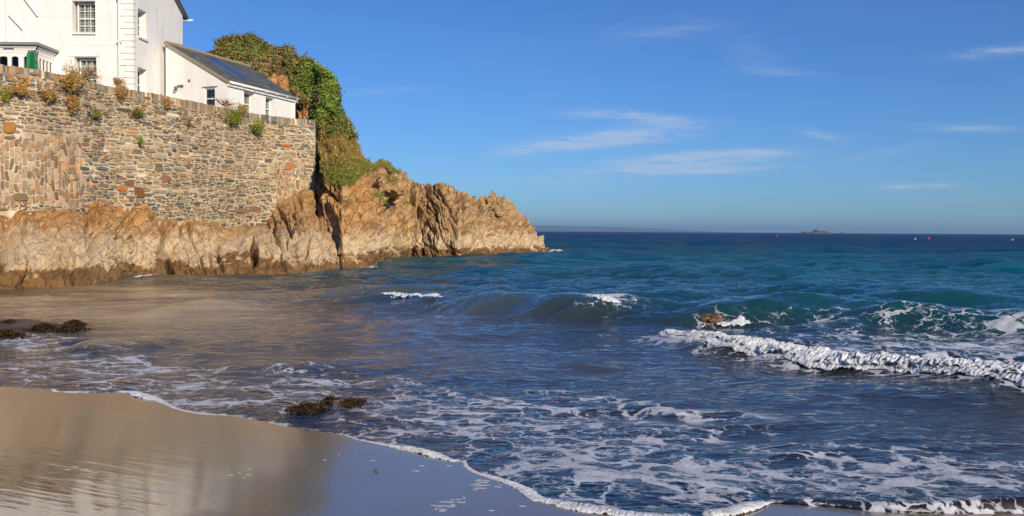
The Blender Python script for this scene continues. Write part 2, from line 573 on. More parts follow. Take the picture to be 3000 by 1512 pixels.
def mat_sea():
    m, nt = new_mat('sea_water')
    geo = nt.add('ShaderNodeNewGeometry')
    pos = geo.outputs['Position']
    A = lambda n: nt.add('ShaderNodeAttribute', attribute_name=n).outputs['Fac']
    depth, dens, far, green = A('depth'), A('foam'), A('far'), A('face')
    # water body
    body = nt.ramp(nt.math('DIVIDE', depth, 12.0, clamp=True), [
        (0.0, (0.16, 0.125, 0.08)), (0.035, (0.034, 0.056, 0.062)), (0.075, (0.010, 0.064, 0.072)), (0.16, (0.003, 0.098, 0.118)),
        (0.38, (0.001, 0.076, 0.145)), (0.68, (0.0006, 0.046, 0.145)), (1.0, (0.0004, 0.032, 0.130))])
    body = nt.mix(nt.map(nt.noise(nt.scale(pos, (0.06, 0.22, 0)), 1.0, 6.0, 0.65), 0.40, 0.60, 0.0, 1.0), body, nt.mix(1.0, body, (0.55, 0.55, 0.62), 'MULTIPLY'))
    opac = nt.math('SUBTRACT', 1.0, nt.math('EXPONENT', nt.math('MULTIPLY', depth, -1.9)), clamp=True)
    gold_reflection = A('gold_reflection')
    body = nt.mix(nt.math('MULTIPLY', gold_reflection, 0.9), body, (0.50, 0.365, 0.205))  # golden reflection of the cliff painted in as tan body colour
    opac = nt.math('MAXIMUM', opac, nt.math('MULTIPLY', gold_reflection, 0.92))
    # ripples
    rip = nt.noise(nt.scale(pos, (4.0, 8.0, 1)), 1.0, 4.0, 0.6, 0.3)
    rip2 = nt.noise(nt.scale(pos, (0.22, 0.75, 1)), 1.0, 6.0, 0.68, 0.3)
    bs = nt.math('ADD', nt.math('MULTIPLY', nt.map(far, 0.0, 0.35, 1.0, 0.15), 0.42), 0.0)
    b1 = nt.bump(rip, bs, 0.11)
    rip1 = nt.noise(nt.scale(pos, (1.1, 2.6, 1)), 1.0, 5.0, 0.65, 0.4)
    b1 = nt.bump(rip1, nt.map(far, 0.05, 0.30, 0.15, 1.0), 0.30, b1)
    b2 = nt.bump(rip2, nt.map(far, 0.2, 0.5, 0.0, 1.0), 3.0, b1)
    fr = nt.add('ShaderNodeFresnel', {'IOR': 1.65, 'Normal': b2}).outputs[0]
    frl = nt.math('MULTIPLY', fr, nt.map(far, 0.12, 0.45, 1.0, 0.55))
    glos = nt.add('ShaderNodeBsdfAnisotropic', {'Color': (0.96, 0.98, 1, 1), 'Roughness': nt.map(far, 0.2, 0.8, 0.04, 0.12), 'Normal': b2})
    trans = nt.add('ShaderNodeBsdfTransparent', {'Color': (0.86, 0.90, 0.90, 1)})
    diff = nt.add('ShaderNodeBsdfDiffuse', {'Color': body})
    inn = nt.add('ShaderNodeMixShader', {0: opac, 1: trans.outputs[0], 2: diff.outputs[0]})
    wat = nt.add('ShaderNodeMixShader', {0: frl, 1: inn.outputs[0], 2: glos.outputs[0]})
    # foam
    v1, v2 = foam_pattern(nt, pos)
    brk = nt.noise(nt.scale(pos, (0.8, 1.3, 0)), 1.0, 5.0, 0.6)
    bk = nt.map(brk, 0.30, 0.68, -0.55, 0.55)
    d2 = nt.math('MINIMUM', nt.math('ADD', dens, nt.math('MULTIPLY', bk, nt.math('ADD', dens, 0.15))), 1.05)
    n3 = nt.map(nt.noise(pos, 9.0, 4.0, 0.65), 0.25, 0.75, -0.05, 0.05)
    f1 = nt.map(nt.math('SUBTRACT', nt.math('ADD', v1, n3), nt.map(d2, 0.08, 1.2, -0.085, 0.120)), -0.035, 0.035, 1.0, 0.0, smooth=True)
    f2 = nt.map(nt.math('SUBTRACT', nt.math('ADD', v2, n3), nt.map(d2, 0.2, 1.3, -0.12, 0.11)), -0.05, 0.05, 1.0, 0.0, smooth=True)
    fm = nt.math('MAXIMUM', f1, nt.math('MULTIPLY', f2, 0.6))
    fm = nt.math('MULTIPLY', fm, nt.map(dens, 0.04, 0.16))
    fm = nt.math('MULTIPLY', fm, nt.map(nt.noise(pos, 5.0, 4.0, 0.6), 0.25, 0.6, 0.5, 1.0))
    fcol = nt.mix(nt.noise(pos, 25.0, 3.0), (0.52, 0.56, 0.64), (0.78, 0.80, 0.84))
    fb = nt.bump(nt.noise(pos, 30.0, 3.0), 0.5, 0.02)
    foam = principled(nt, fcol, 0.65, fb, **{'Specular IOR Level': 0.3})
    sh = nt.add('ShaderNodeMixShader', {0: nt.math('MULTIPLY', fm, 0.80), 1: wat.outputs[0], 2: foam.outputs[0]})
    nt.out(sh.outputs[0])
    return m


def mat_foam():
    m, nt = new_mat('sea_foam')
    pos = nt.add('ShaderNodeNewGeometry').outputs['Position']
    n = nt.noise(pos, 12.0, 5.0, 0.65)
    c = nt.ramp(n, [(0.3, (0.46, 0.52, 0.55)), (0.55, (0.72, 0.75, 0.78)), (0.8, (0.84, 0.85, 0.87))])
    b = nt.bump(nt.noise(pos, 28.0, 4.0, 0.7), 0.8, 0.03)
    pr = principled(nt, c, 0.45, b, **{'Subsurface Weight': 0.35, 'Subsurface Radius': (0.05, 0.06, 0.06), 'Subsurface Scale': 0.5})
    tr = nt.add('ShaderNodeBsdfTransparent', {'Color': (1, 1, 1, 1)})
    a = nt.add('ShaderNodeAttribute', attribute_name='cover').outputs['Fac']
    k = nt.map(nt.math('ADD', a, nt.map(nt.noise(pos, 9.0, 5.0, 0.7), 0.25, 0.75, -0.5, 0.5)), 0.35, 0.55)
    nt.out(nt.add('ShaderNodeMixShader', {0: k, 1: tr.outputs[0], 2: pr.outputs[0]}).outputs[0])
    return m


def mat_leaf(name='leaf', trans=0.25):
    m, nt = new_mat(name)
    pos = nt.add('ShaderNodeNewGeometry').outputs['Position']
    col = nt.add('ShaderNodeAttribute', attribute_name='col').outputs['Color']
    c = nt.mix(nt.noise(pos, 8.0, 2.0), nt.mix(1.0, col, (0.75, 0.75, 0.75), 'MULTIPLY'), nt.mix(1.0, col, (1.25, 1.25, 1.2), 'MULTIPLY'))
    pr = principled(nt, c, 0.6, **{'Specular IOR Level': 0.25})
    tl = nt.add('ShaderNodeBsdfTranslucent', {'Color': c})
    nt.out(nt.add('ShaderNodeMixShader', {0: trans, 1: pr.outputs[0], 2: tl.outputs[0]}).outputs[0])
    return m


def mat_glass(name, tint):
    m, nt = new_mat(name)
    gl = nt.add('ShaderNodeBsdfAnisotropic', {'Color': (0.95, 0.97, 1, 1), 'Roughness': 0.03})
    df = nt.add('ShaderNodeBsdfTransparent', {'Color': (*tint, 1)})
    fr = nt.add('ShaderNodeFresnel', {'IOR': 1.25}).outputs[0]
    nt.out(nt.add('ShaderNodeMixShader', {0: nt.math('ADD', fr, 0.0), 1: df.outputs[0], 2: gl.outputs[0]}).outputs[0])
    return m


def mat_slate():
    m, nt = new_mat('roof_slate')
    pos = nt.add('ShaderNodeNewGeometry').outputs['Position']
    col = nt.add('ShaderNodeAttribute', attribute_name='col').outputs['Color']
    n = nt.noise(pos, 1.6, 6.0, 0.7)
    c = nt.mix(nt.map(n, 0.55, 0.75, 0.0, 0.5), col, srgb(140, 140, 128))
    nt.out(principled(nt, c, 0.55, nt.bump(nt.noise(pos, 14.0, 4.0), 0.3, 0.02)).outputs[0])
    return m


MAT = dict(
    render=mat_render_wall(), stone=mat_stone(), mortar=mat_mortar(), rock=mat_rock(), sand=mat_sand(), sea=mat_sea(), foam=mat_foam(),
    leaf=mat_leaf(), slate=mat_slate(), glass=mat_glass('window_glass', (0.75, 0.8, 0.78)),
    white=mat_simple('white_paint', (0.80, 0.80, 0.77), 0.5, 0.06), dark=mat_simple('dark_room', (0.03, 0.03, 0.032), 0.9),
    shutter=mat_simple('shutter_paint', (0.62, 0.64, 0.58), 0.55, 0.08), lead=mat_simple('lead_grey', srgb(128, 130, 132), 0.6, 0.15, bump=0.2),
    soil=mat_simple('soil', srgb(120, 100, 62), 0.95, 0.3, 1.5, 0.5), green=mat_simple('green_canvas', (0.004, 0.16, 0.058), 0.7, 0.25, 3.0),
    pole=mat_simple('grey_pole', srgb(96, 96, 104), 0.4), verge=mat_simple('mortar_verge', srgb(150, 136, 110), 0.9, 0.2, 6.0, 0.4),
    lamp=mat_simple('lamp_metal', srgb(110, 104, 108), 0.4, 0.2), terracotta=mat_simple('vent_brick', srgb(150, 130, 100), 0.9, 0.2),
    red=mat_simple('buoy_red', (0.75, 0.06, 0.05), 0.45), yellow=mat_simple('buoy_yellow', (0.70, 0.55, 0.08), 0.45), pale=mat_simple('buoy_white', (0.65, 0.63, 0.6), 0.45),
    far=mat_simple('far_land', (0.15, 0.155, 0.14), 0.95, 0.5, 0.004), weed=mat_leaf('seaweed', 0.1),
    twig=mat_simple('dry_twig', srgb(120, 88, 62), 0.9), weedrock=mat_simple('weedy_rock', srgb(72, 54, 30), 0.4, 0.6, 3.0, 0.8),
    pipe=mat_simple('pipe_white', (0.74, 0.73, 0.70), 0.5, 0.1))

# ------------------------------------------------------------------ beach


def sea_b(x, y): return (x - SH0[0]) * SHN[0] + (y - SH0[1]) * SHN[1]
def sea_a(x, y): return (x - SH0[0]) * SHA[0] + (y - SH0[1]) * SHA[1]


def sand_z(x, y):
    b = sea_b(x, y)
    z = np.where(b < 0, -SLOPE * b, -SLOPE * b)
    z = np.where(b < -12, SLOPE * 12 + 0.10 * (-b - 12), z)
    z = np.maximum(z, -4.0)
    sh = 0.30 * np.exp(-((x + 11) / 6.5) ** 2 - ((y - 24) / 8.5) ** 2)
    z = np.where(b > 2.5, np.maximum(z, np.minimum(z + sh, -0.30)), z)
    return z + 0.035 * perlin2(x * 0.16, y * 0.16, 3) + 0.012 * perlin2(x * 0.6, y * 0.6, 4)


def Psand(px, py):
    t = Pz(px, py, 0.0)
    for _ in range(12):
        z = sand_z(t[..., 0], t[..., 1])
        d = ray(px, py)
        t = EYE + d * ((z - CAM_H) / d[..., 2])[..., None]
    return t


xs = np.concatenate([np.linspace(-46, -14, 40)[:-1], np.linspace(-14, 14, 200)[:-1], np.linspace(14, 60, 50)])
ys = np.concatenate([np.linspace(-45, 3, 50)[:-1], np.linspace(3, 26, 200)[:-1], np.linspace(26, 110, 70)])
gx, gy = np.meshgrid(xs, ys)
np_mesh('beach', np.stack([gx, gy, sand_z(gx, gy)], -1), grid_quads(len(ys), len(xs)), MAT['sand'])['kind'] = 'structure'

# ------------------------------------------------------------------ sea
SHORE_PX = [(-900, 1105), (-400, 1120), (0, 1134), (90, 1139), (155, 1141), (160, 1150), (250, 1153), (340, 1150), (385, 1152), (410, 1163), (470, 1178), (510, 1198), (545, 1207), (590, 1215), (660, 1220),
            (740, 1232), (840, 1254), (930, 1268), (960, 1271), (1010, 1278), (1040, 1292), (1100, 1302), (1160, 1315), (1230, 1328), (1290, 1345), (1330, 1356), (1356, 1352),
            (1366, 1372), (1390, 1388), (1440, 1403), (1500, 1422), (1545, 1444), (1570, 1466), (1630, 1478), (1680, 1490), (1750, 1500), (1860, 1516), (1960, 1522), (2050, 1520), (2140, 1512), (2200, 1494), (2260, 1478), (2330, 1482), (2450, 1490), (2560, 1500),
            (2700, 1507), (3000, 1505), (3400, 1500), (4200, 1500)]
_sp = Psand(np.array([p[0] for p in SHORE_PX]), np.array([p[1] for p in SHORE_PX]))
SH_A = sea_a(_sp[:, 0], _sp[:, 1]); SH_B = sea_b(_sp[:, 0], _sp[:, 1])
_o = np.argsort(SH_A); SH_A = SH_A[_o]; SH_B = SH_B[_o]

CREST_A = Pz(np.array([-400, 300, 700, 960, 1290, 1500, 1700, 1850, 2100, 2390, 2700, 3000, 3600]), np.array([930, 905, 893, 888, 905, 925, 945, 948, 950, 950, 968, 985, 1010.0]))[:, :2]
CREST_A2 = Pz(np.array([1000, 1250, 1500, 1750, 1950, 2200]), np.array([1000, 985, 975, 962, 960, 955.0]))[:, :2]
ROLLER_PX = [(1940, 972), (1985, 996), (2080, 1012), (2200, 1032), (2330, 1052), (2450, 1068), (2600, 1082), (2740, 1100), (2870, 1118), (3000, 1138), (3300, 1180), (3700, 1240)]
ROLLER = Pz(np.array([p[0] for p in ROLLER_PX], float), np.array([p[1] + 14 for p in ROLLER_PX], float))[:, :2]
SWELLS = [  # crest polyline in photo pixels, height, front width, back width
    ([(1900, 824), (2050, 812), (2200, 815), (2450, 826)], 0.50, 1.5, 4.0),
    ([(1750, 880), (2050, 868), (2350, 872), (2600, 872), (2900, 880)], 0.28, 1.1, 2.5),
    ([(2400, 905), (2700, 895), (3100, 905)], 0.22, 0.9, 2.0),
    ([(1400, 770), (1800, 760), (2100, 762)], 0.40, 2.2, 5.0),
    ([(2200, 742), (2700, 736), (3200, 742)], 0.45, 3.0, 7.0),
    ([(1500, 725), (1900, 718), (2300, 722)], 0.45, 3.5, 8.0), ([(2300, 790), (2650, 784), (3100, 792)], 0.32, 1.8, 4.0), ([(1250, 815), (1600, 806), (1900, 812)], 0.22, 1.5, 3.5),
    ([(1000, 880), (1250, 872), (1500, 868)], 0.15, 0.7, 1.6),
    ([(200, 1036), (290, 1024), (380, 1016), (500, 1020)], 0.13, 0.35, 0.8),
    ([(600, 1080), (780, 1074), (950, 1090)], 0.07, 0.3, 0.7),
    ([(380, 935), (560, 910), (760, 880)], 0.14, 0.6, 1.4),
    ([(2150, 1190), (2400, 1170), (2700, 1160), (3100, 1175)], 0.07, 0.4, 0.9),
    ([(1850, 1215), (2050, 1205), (2300, 1230)], 0.05, 0.3, 0.7)]
SWELLS = [(Pz(np.array([p[0] for p in s[0]], float), np.array([p[1] for p in s[0]], float))[:, :2], *s[1:]) for s in SWELLS]


def ridge(x, y, pts, h, wf, wb, fade=0.12):
    d, t = poly_dist(x, y, pts)
    # front is towards the shore: sign by comparing with the crest along the seaward axis
    b = sea_b(x, y)
    ca, cb = sea_a(pts[:, 0], pts[:, 1]), sea_b(pts[:, 0], pts[:, 1])
    o = np.argsort(ca)
    front = b < np.interp(sea_a(x, y), ca[o], cb[o])
    w = np.where(front, wf, wb)
    e = sstep(0, fade, t) * sstep(0, fade, 1 - t)
    return h * np.exp(-(d / w) ** 2) * e, d, t, front


SEA = {}


def sea_z(x, y):
    t = x / (y + 1.0)
    i = np.clip(np.interp(t, SEA['t'], np.arange(len(SEA['t']))), 0, len(SEA['t']) - 1.001)
    j = np.clip(np.interp(y, SEA['y'], np.arange(len(SEA['y']))), 0, len(SEA['y']) - 1.001)
    i0 = i.astype(int); j0 = j.astype(int); fi = i - i0; fj = j - j0
    Z = SEA['z']
    return (Z[j0, i0] * (1 - fi) + Z[j0, i0 + 1] * fi) * (1 - fj) + (Z[j0 + 1, i0] * (1 - fi) + Z[j0 + 1, i0 + 1] * fi) * fj


def build_sea():
    yr = [4.2]
    while yr[-1] < 40:
        yr.append(yr[-1] + yr[-1] ** 2 / 1774.0 * 0.42 if yr[-1] > 5.2 else yr[-1] + 0.03)
    while yr[-1] < 16000:
        yr.append(yr[-1] * 1.0105)
    yr = np.array(yr)
    tc = np.concatenate([np.linspace(-1.1, -0.6, 36)[:-1], np.linspace(-0.6, 0.6, 610)[:-1], np.linspace(0.6, 1.6, 50)])
    T, Y = np.meshgrid(tc, yr)
    X = T * (Y + 1.0)
    sy = np.gradient(yr)[:, None] * np.ones_like(X)
    sx = np.gradient(tc)[None, :] * (Y + 1)
    spc = np.maximum(sy, 0.7 * np.minimum(sx, 0.004 * Y))
    sand = sand_z(X, Y)
    px, py = proj(np.stack([X, Y, np.zeros_like(X)], -1))
    b = sea_b(X, Y); a = sea_a(X, Y)
    depth0 = np.maximum(-sand, 0)
    offs = np.maximum(b, 0)
    # chop
    rx = X * 0.97 + Y * 0.22; ry = -X * 0.22 + Y * 0.97
    wx = rx + 0.5 * perlin2(X * 0.25, Y * 0.25, 20); wy = ry + 0.5 * perlin2(X * 0.25, Y * 0.25, 21)
    calm = 0.20 + 0.80 * sstep(0.10, 1.0, depth0)
    shelter = 1 - 0.62 * np.exp(-((px - 300) / 500) ** 2 - ((py - 900) / 140.0) ** 2)
    gust = 0.75 + 0.5 * sstep(-0.4, 0.5, perlin2(X * 0.06, Y * 0.035, 30))
    near = sstep(10, 45, Y)
    eta = np.zeros_like(X)
    for k, (lam, amp, st) in enumerate([(14, .24, 2.6), (7.5, .26, 2.4), (3.8, .22, 2.2), (1.9, .17, 2.2), (1.0, .115, 2.2), (0.55, .068, 2.2), (0.3, .036, 2.2), (0.17, .017, 2.0)]):
        wgt = sstep(1.0, 2.4, lam / spc)
        if wgt.max() <= 0: continue
        n = perlin2(wx / (lam * st), wy / lam, 40 + k)
        n = 0.55 * n + 0.45 * (0.42 - np.abs(perlin2(wx / (lam * st) + 7.7, wy / lam + 3.1, 60 + k))) * 1.3
        am = amp * (near * (1 + 0.35 * sstep(45, 140, Y)) if lam > 5 else (0.35 + 0.65 * near) * (1 + 0.3 * sstep(45, 120, Y)) if lam > 2.5 else (1 + 0.5 * sstep(12, 24, Y)))
        eta += am * n * wgt * (calm if lam > 1.2 else np.maximum(calm, 0.42 * sstep(0.0, 0.12, depth0)))
    eta *= shelter * gust
    face = np.zeros_like(X)
    mod = 1 + 0.35 * perlin2(X * 0.5, Y * 0.5, 80)
    h, d, t, fr = ridge(X, Y, CREST_A, 0.42, 0.72, 2.2, 0.05)
    hx = 0.15 + 0.85 * sstep(850, 1650, px)
    eta += h * hx * mod
    face = np.maximum(face, h * hx * fr)
    h2, d2, t2, fr2 = ridge(X, Y, CREST_A2, 0.08, 0.7, 1.3, 0.2)
    eta += h2 * mod; face = np.maximum(face, h2 * fr2)
    hr, dr, tr, frr = ridge(X, Y, ROLLER, 0.13, 0.40, 1.0, 0.05)
    eta += hr
    for (pts, hh, wf, wb) in SWELLS:
        q, _, _, f2 = ridge(X, Y, pts, hh, wf, wb, 0.25)
        eta += q * mod
    # foam density map
    foam = np.zeros_like(X)
    for (cx, cy, rx_, ry_, am) in [(2650, 1410, 520, 75, .85), (2120, 1410, 230, 75, .95), (1720, 1340, 260, 120, .86), (1500, 1235, 320, 65, .78), (1230, 1195, 170, 45, .72), (1250, 1290, 260, 60, .5),
                                   (1900, 1270, 300, 50, .45), (700, 1125, 330, 45, .50), (250, 1095, 330, 38, .62), (60, 1005, 130, 22, .85), (300, 1062, 220, 22, .45), (820, 1180, 160, 30, .6), (1050, 1130, 200, 25, .35),
                                   (2780, 1030, 330, 50, .85), (2450, 1005, 180, 26, .55), (2900, 1000, 260, 22, .7), (2250, 975, 220, 14, .35), (2600, 962, 260, 8, .5), (1780, 942, 90, 8, .6), (2100, 1470, 150, 30, 1.1),
                                   (560, 1185, 200, 22, .7)]:
        foam = np.maximum(foam, am * 0.95 * np.exp(-(((px - cx) / rx_ / 1.12) ** 2) ** 1.3 - (((py - cy) / ry_ / 1.1) ** 2) ** 1.3))
    foam *= (Y < 40)
    foam = np.maximum(foam, 1.3 * np.exp(-(dr / 0.42) ** 2) * sstep(0.0, 0.04, tr) * (b > 0))
    foam = np.maximum(foam, 0.75 * np.exp(-(dr / 1.6) ** 2) * (~frr) * sstep(0.05, 0.25, tr))
    # swash film on the sloping sand
    bs = np.interp(a, SH_A, SH_B)
    sd = (b - bs) * 0.9
    film = sand + 0.007 + 0.05 * sstep(0.0, 0.9, sd) * (0.6 + 0.8 * np.abs(perlin2(X * 1.2, Y * 1.2, 90)))
    ramp = sstep(0.0, 2.2, sd)
    zz = np.maximum(eta * ramp, film + np.where(sd < 3, eta * (0.02 + 0.50 * ramp) + 0.004 * perlin2(X * 7, Y * 7, 91), -9))
    edge = sstep(-0.02, 0.10, sd)
    zz = np.where(sd > 0.6, zz, (sand - 0.008) * (1 - edge) + zz * edge)
    zz = np.where(sd < -0.05, sand - 0.12, zz)
    foam = np.maximum(foam, 0.85 * np.exp(-(sd / 0.09) ** 2) * (Y < 16))
    foam = np.maximum(foam, 0.40 * sstep(1.0, 0.1, sd) * (sd > -0.1) * (Y < 16) * (0.5 + perlin2(X * 1.1, Y * 1.1, 95)))
    zz[-1] = 0.0
    SEA.update(t=tc, y=yr, z=zz)
    dep = np.where(zz > sand, zz - sand, 0)
    dep = np.where(offs > 55, np.maximum(dep, 3.2 + (offs - 55) * 0.055), dep)
    dep = np.minimum(dep, 14)
    farr = np.clip(np.log(np.maximum(Y, 12) / 12) / np.log(100), 0, 1)
    gold_reflection = np.exp(-((X + 0.40 * Y + 1.5) / 6.0) ** 2 - ((Y - 20) / 13.0) ** 2) * (0.95 + 0.6 * fbm2(X * 0.22, Y * 0.3, 4, 97)) * sstep(0.05, 0.3, dep)  # mask of the painted cliff reflection over the left shallows
    gold_reflection = np.clip(gold_reflection, 0, 1)
    keep = sd > -0.6
    q = grid_quads(*X.shape)
    q = q[keep.ravel()[q].any(1)]
    used = np.zeros(X.size, bool); used[q] = True
    idx = np.cumsum(used) - 1
    V = np.stack([X, Y, zz], -1).reshape(-1, 3)[used]
    o = np_mesh('sea', V, idx[q], MAT['sea'], attrs={'depth': dep.ravel()[used], 'foam': foam.ravel()[used], 'far': farr.ravel()[used], 'face': face.ravel()[used], 'gold_reflection': gold_reflection.ravel()[used]})
    o['kind'] = 'structure'
    return o


build_sea()


# surface height used to seat things on the water
def foam_strip(name, pts, half, height, seed, n_len, n_w, zbase, label, cat, cover_edge=0.35, fade=0.03, lump=1.0):
    """a lumpy foam roller: half tube along a plan polyline with cauliflower bumps"""
    pts = np.asarray(pts, float)
    seg = np.r_[0, np.cumsum(np.hypot(*np.diff(pts, axis=0).T))]
    s = np.linspace(0, seg[-1], n_len)
    cx = np.interp(s, seg, pts[:, 0]); cy = np.interp(s, seg, pts[:, 1])
    k = max(3, int(n_len / 60)) | 1
    ker = np.ones(k) / k
    cxs = np.convolve(np.pad(cx, k // 2, 'edge'), ker, 'valid'); cys = np.convolve(np.pad(cy, k // 2, 'edge'), ker, 'valid')
    tx, ty = np.gradient(cxs), np.gradient(cys)
    L = np.hypot(tx, ty) + 1e-9
    nx, ny = -ty / L, tx / L
    ang = np.linspace(0.02, math.pi - 0.02, n_w)
    hh = half(s / seg[-1]) if callable(half) else np.full(n_len, half)
    ht = height(s / seg[-1]) if callable(height) else np.full(n_len, height)
    env = sstep(0, fade, s / seg[-1]) * sstep(0, fade, 1 - s / seg[-1])
    wob = 1 + 0.45 * perlin2(s * 1.1, s * 0 + seed, 5) + 0.22 * perlin2(s * 3.3, s * 0 + seed, 6)
    A, S = np.meshgrid(ang, s)
    R = hh[:, None] * wob[:, None] * env[:, None]; Hh = ht[:, None] * wob[:, None] * env[:, None]
    off = -np.cos(A) * R
    ux = cxs[:, None] + nx[:, None] * off; uy = cys[:, None] + ny[:, None] * off; uz = np.sin(A) ** 0.8 * Hh
    sc = 1.0 / np.maximum(np.mean(hh) * 0.40, 0.01)
    f1, f2, *_ = worley2(S * sc, A * 1.6 + seed, 11)
    g1, g2, *_ = worley2(S * sc * 2.3, A * 3.4 + seed, 12)
    e1, *_ = worley2(S * sc * 5.0, A * 7.0 + seed, 14)
    bump = lump * ((0.6 - np.clip(f1, 0, 1)) * 0.45 + (0.6 - np.clip(g1, 0, 1)) * 0.34 + (0.6 - np.clip(e1, 0, 1)) * 0.2 + 0.15 * perlin2(S * sc * 0.6, A, 13))
    m = np.sin(A)
    disp = bump * np.minimum(R, Hh * 1.2) * (0.45 + 0.35 * m)
    ux = ux - nx[:, None] * np.cos(A) * disp; uy = uy - ny[:, None] * np.cos(A) * disp; uz = uz + np.sin(A) * disp
    zb = zbase(ux, uy)
    cover = np.clip(cover_edge + 1.4 * m + 0.45 * fbm2(S * sc * 0.5, A * 1.3 + seed, 3, 17), 0, 1.6) * env[:, None]
    o = np_mesh(name, np.stack([ux, uy, zb + uz - 0.01], -1), grid_quads(n_len, n_w), MAT['foam'], attrs={'cover': cover})
    return tag(o, label, cat, kind='stuff')


def roller_base(x, y): return sea_z(x, y) - 0.02


foam_strip('breaker_foam', ROLLER, lambda t: 0.12 + 0.18 * sstep(0.0, 0.7, t), lambda t: 0.05 + 0.09 * sstep(0, 0.7, t), 3.3, 1700, 32, roller_base,
           'white tumbling foam of the breaking wave', "breaker", -0.5, 0.01)
_br = bpy.data.objects['breaker_foam']
for k, (off, hf, ht, cov, sd) in enumerate(((-0.20, 0.16, 0.07, -0.45, 12.7), (0.22, 0.20, 0.10, -0.35, 15.1), (0.50, 0.22, 0.05, -0.6, 18.4))):
    _q = foam_strip('foam_fringe', ROLLER[(0 if k < 2 else 2):] + SHN * off, lambda t: hf * (0.6 + 0.5 * sstep(0, 0.6, t)), lambda t: ht * (0.6 + 0.6 * sstep(0, 0.6, t)), sd, 1000, 18, roller_base, None, None, cov, 0.02)
    _q.parent = _br
foam_strip('whitecap', Pz(np.array([1690, 1730, 1790, 1840.]), np.array([946, 947, 948, 950.]))[:, :2], 0.13, 0.07, 5.1, 300, 16, sea_z,
           'short white crest toppling beside the brown boulder', 'whitecap', -0.5, 0.3)
foam_strip('whitecap', Pz(np.array([2075, 2120, 2170, 2215.]), np.array([964, 966, 964, 962.]))[:, :2], 0.14, 0.09, 6.1, 300, 16, sea_z,
           'foam crest in front of the brown boulder', 'whitecap', -0.5, 0.3)
foam_strip('whitecap', Pz(np.array([1085, 1140, 1220, 1320.]), np.array([893, 896, 900, 907.]))[:, :2], 0.16, 0.08, 7.1, 400, 12, sea_z,
           'long thin white crest off the cliff foot', 'whitecap', -0.5, 0.25)
for pts, hw, lab in (([(385, 822), (420, 815), (460, 812), (500, 811)], 0.16, 'white wash in the cleft at the foot of the cliff below the middle of the wall'), 
                     ([(1040, 796), (1080, 792), (1115, 789)], 0.20, 'white wash where the headland begins beyond the wall end'), ([(1600, 742), (1625, 738), (1640, 740), (1660, 742)], 0.35, 'white wash round the seaward tip of the headland')):
    foam_strip('wash_foam', Pz(np.array([p[0] for p in pts], float), np.array([p[1] for p in pts], float))[:, :2], hw, hw * 0.35, hw * 37, 240, 12, sea_z, lab, 'wash', -0.7, 0.3)
_sw = [p for p in SHORE_PX if -300 <= p[0] <= 690]
foam_strip('swash_foam', Psand(np.array([p[0] for p in _sw], float), np.array([p[1] - 3 for p in _sw], float))[:, :2],
           lambda t: 0.030 + 0.055 * np.exp(-((t - 0.55) / 0.17) ** 2), lambda t: 0.012 + 0.018 * np.exp(-((t - 0.55) / 0.17) ** 2), 2.2, 1400, 10, sand_z,
           'thin foam edge of the swash on the golden sand', 'foam edge', -0.1, 0.03, 0.9)
_sw = [p for p in SHORE_PX if 930 <= p[0] <= 2060]
foam_strip('swash_foam', Psand(np.array([p[0] for p in _sw], float), np.array([p[1] - 5 for p in _sw], float))[:, :2],
           lambda t: 0.028 + 0.045 * np.exp(-((t - 0.33) / 0.06) ** 2) + 0.045 * sstep(0.55, 0.75, t), lambda t: 0.012 + 0.02 * np.exp(-((t - 0.33) / 0.07) ** 2) + 0.012 * sstep(0.5, 0.8, t), 9.2, 2000, 10, sand_z,
           'thick foam edge of the swash crossing the blue wet sand', 'foam edge', -0.05, 0.02, 0.9)
_sw = [p for p in SHORE_PX if 2040 <= p[0] <= 3400]
foam_strip('swash_foam', Psand(np.array([p[0] for p in _sw], float), np.array([p[1] - 8 for p in _sw], float))[:, :2],
           lambda t: 0.06 - 0.036 * sstep(0.12, 0.3, t), lambda t: 0.024 - 0.013 * sstep(0.12, 0.3, t), 4.4, 2600, 12, lambda x, y: sand_z(x, y) + 0.012, 'foam edge of the swash at the foot of the photograph', 'foam edge', 0.2, 0.02, 0.7)

# ------------------------------------------------------------------ rock cliff under the wall, and the headland
WALL_PX = [(-500, 100), (-200, 148), (0, 186), (92, 196), (200, 220), (330, 252), (450, 270), (508, 282), (598, 300), (716, 325), (843, 343), (924, 349)]
WTOP = 7.72
_w = Pz(np.array([p[0] for p in WALL_PX], float), np.array([p[1] for p in WALL_PX], float), WTOP)
_seg = np.r_[0, np.cumsum(np.hypot(*np.diff(_w[:, :2], axis=0).T))]
WLEN = _seg[-1]
_ss = np.linspace(0, WLEN, 400)
_k = np.hanning(41); _k /= _k.sum()
_wx = np.convolve(np.pad(np.interp(_ss, _seg, _w[:, 0]), 20, 'reflect', reflect_type='odd'), _k, 'valid')
_wy = np.convolve(np.pad(np.interp(_ss, _seg, _w[:, 1]), 20, 'reflect', reflect_type='odd'), _k, 'valid')
_tx, _ty = np.gradient(_wx), np.gradient(_wy)
_tl = np.hypot(_tx, _ty); _tx /= _tl; _ty /= _tl


def wall_pt(s, z, off=0.0):
    """point on the wall face; off > 0 is towards the viewer; the wall leans back by 3 percent"""
    s = np.asarray(s, float); z = np.asarray(z, float)
    x = np.interp(s, _ss, _wx); y = np.interp(s, _ss, _wy)
    tx = np.interp(s, _ss, _tx); ty = np.interp(s, _ss, _ty)
    o = off + (WTOP - z) * 0.03
    return np.stack([x + ty * o, y - tx * o, z + 0 * x], -1)


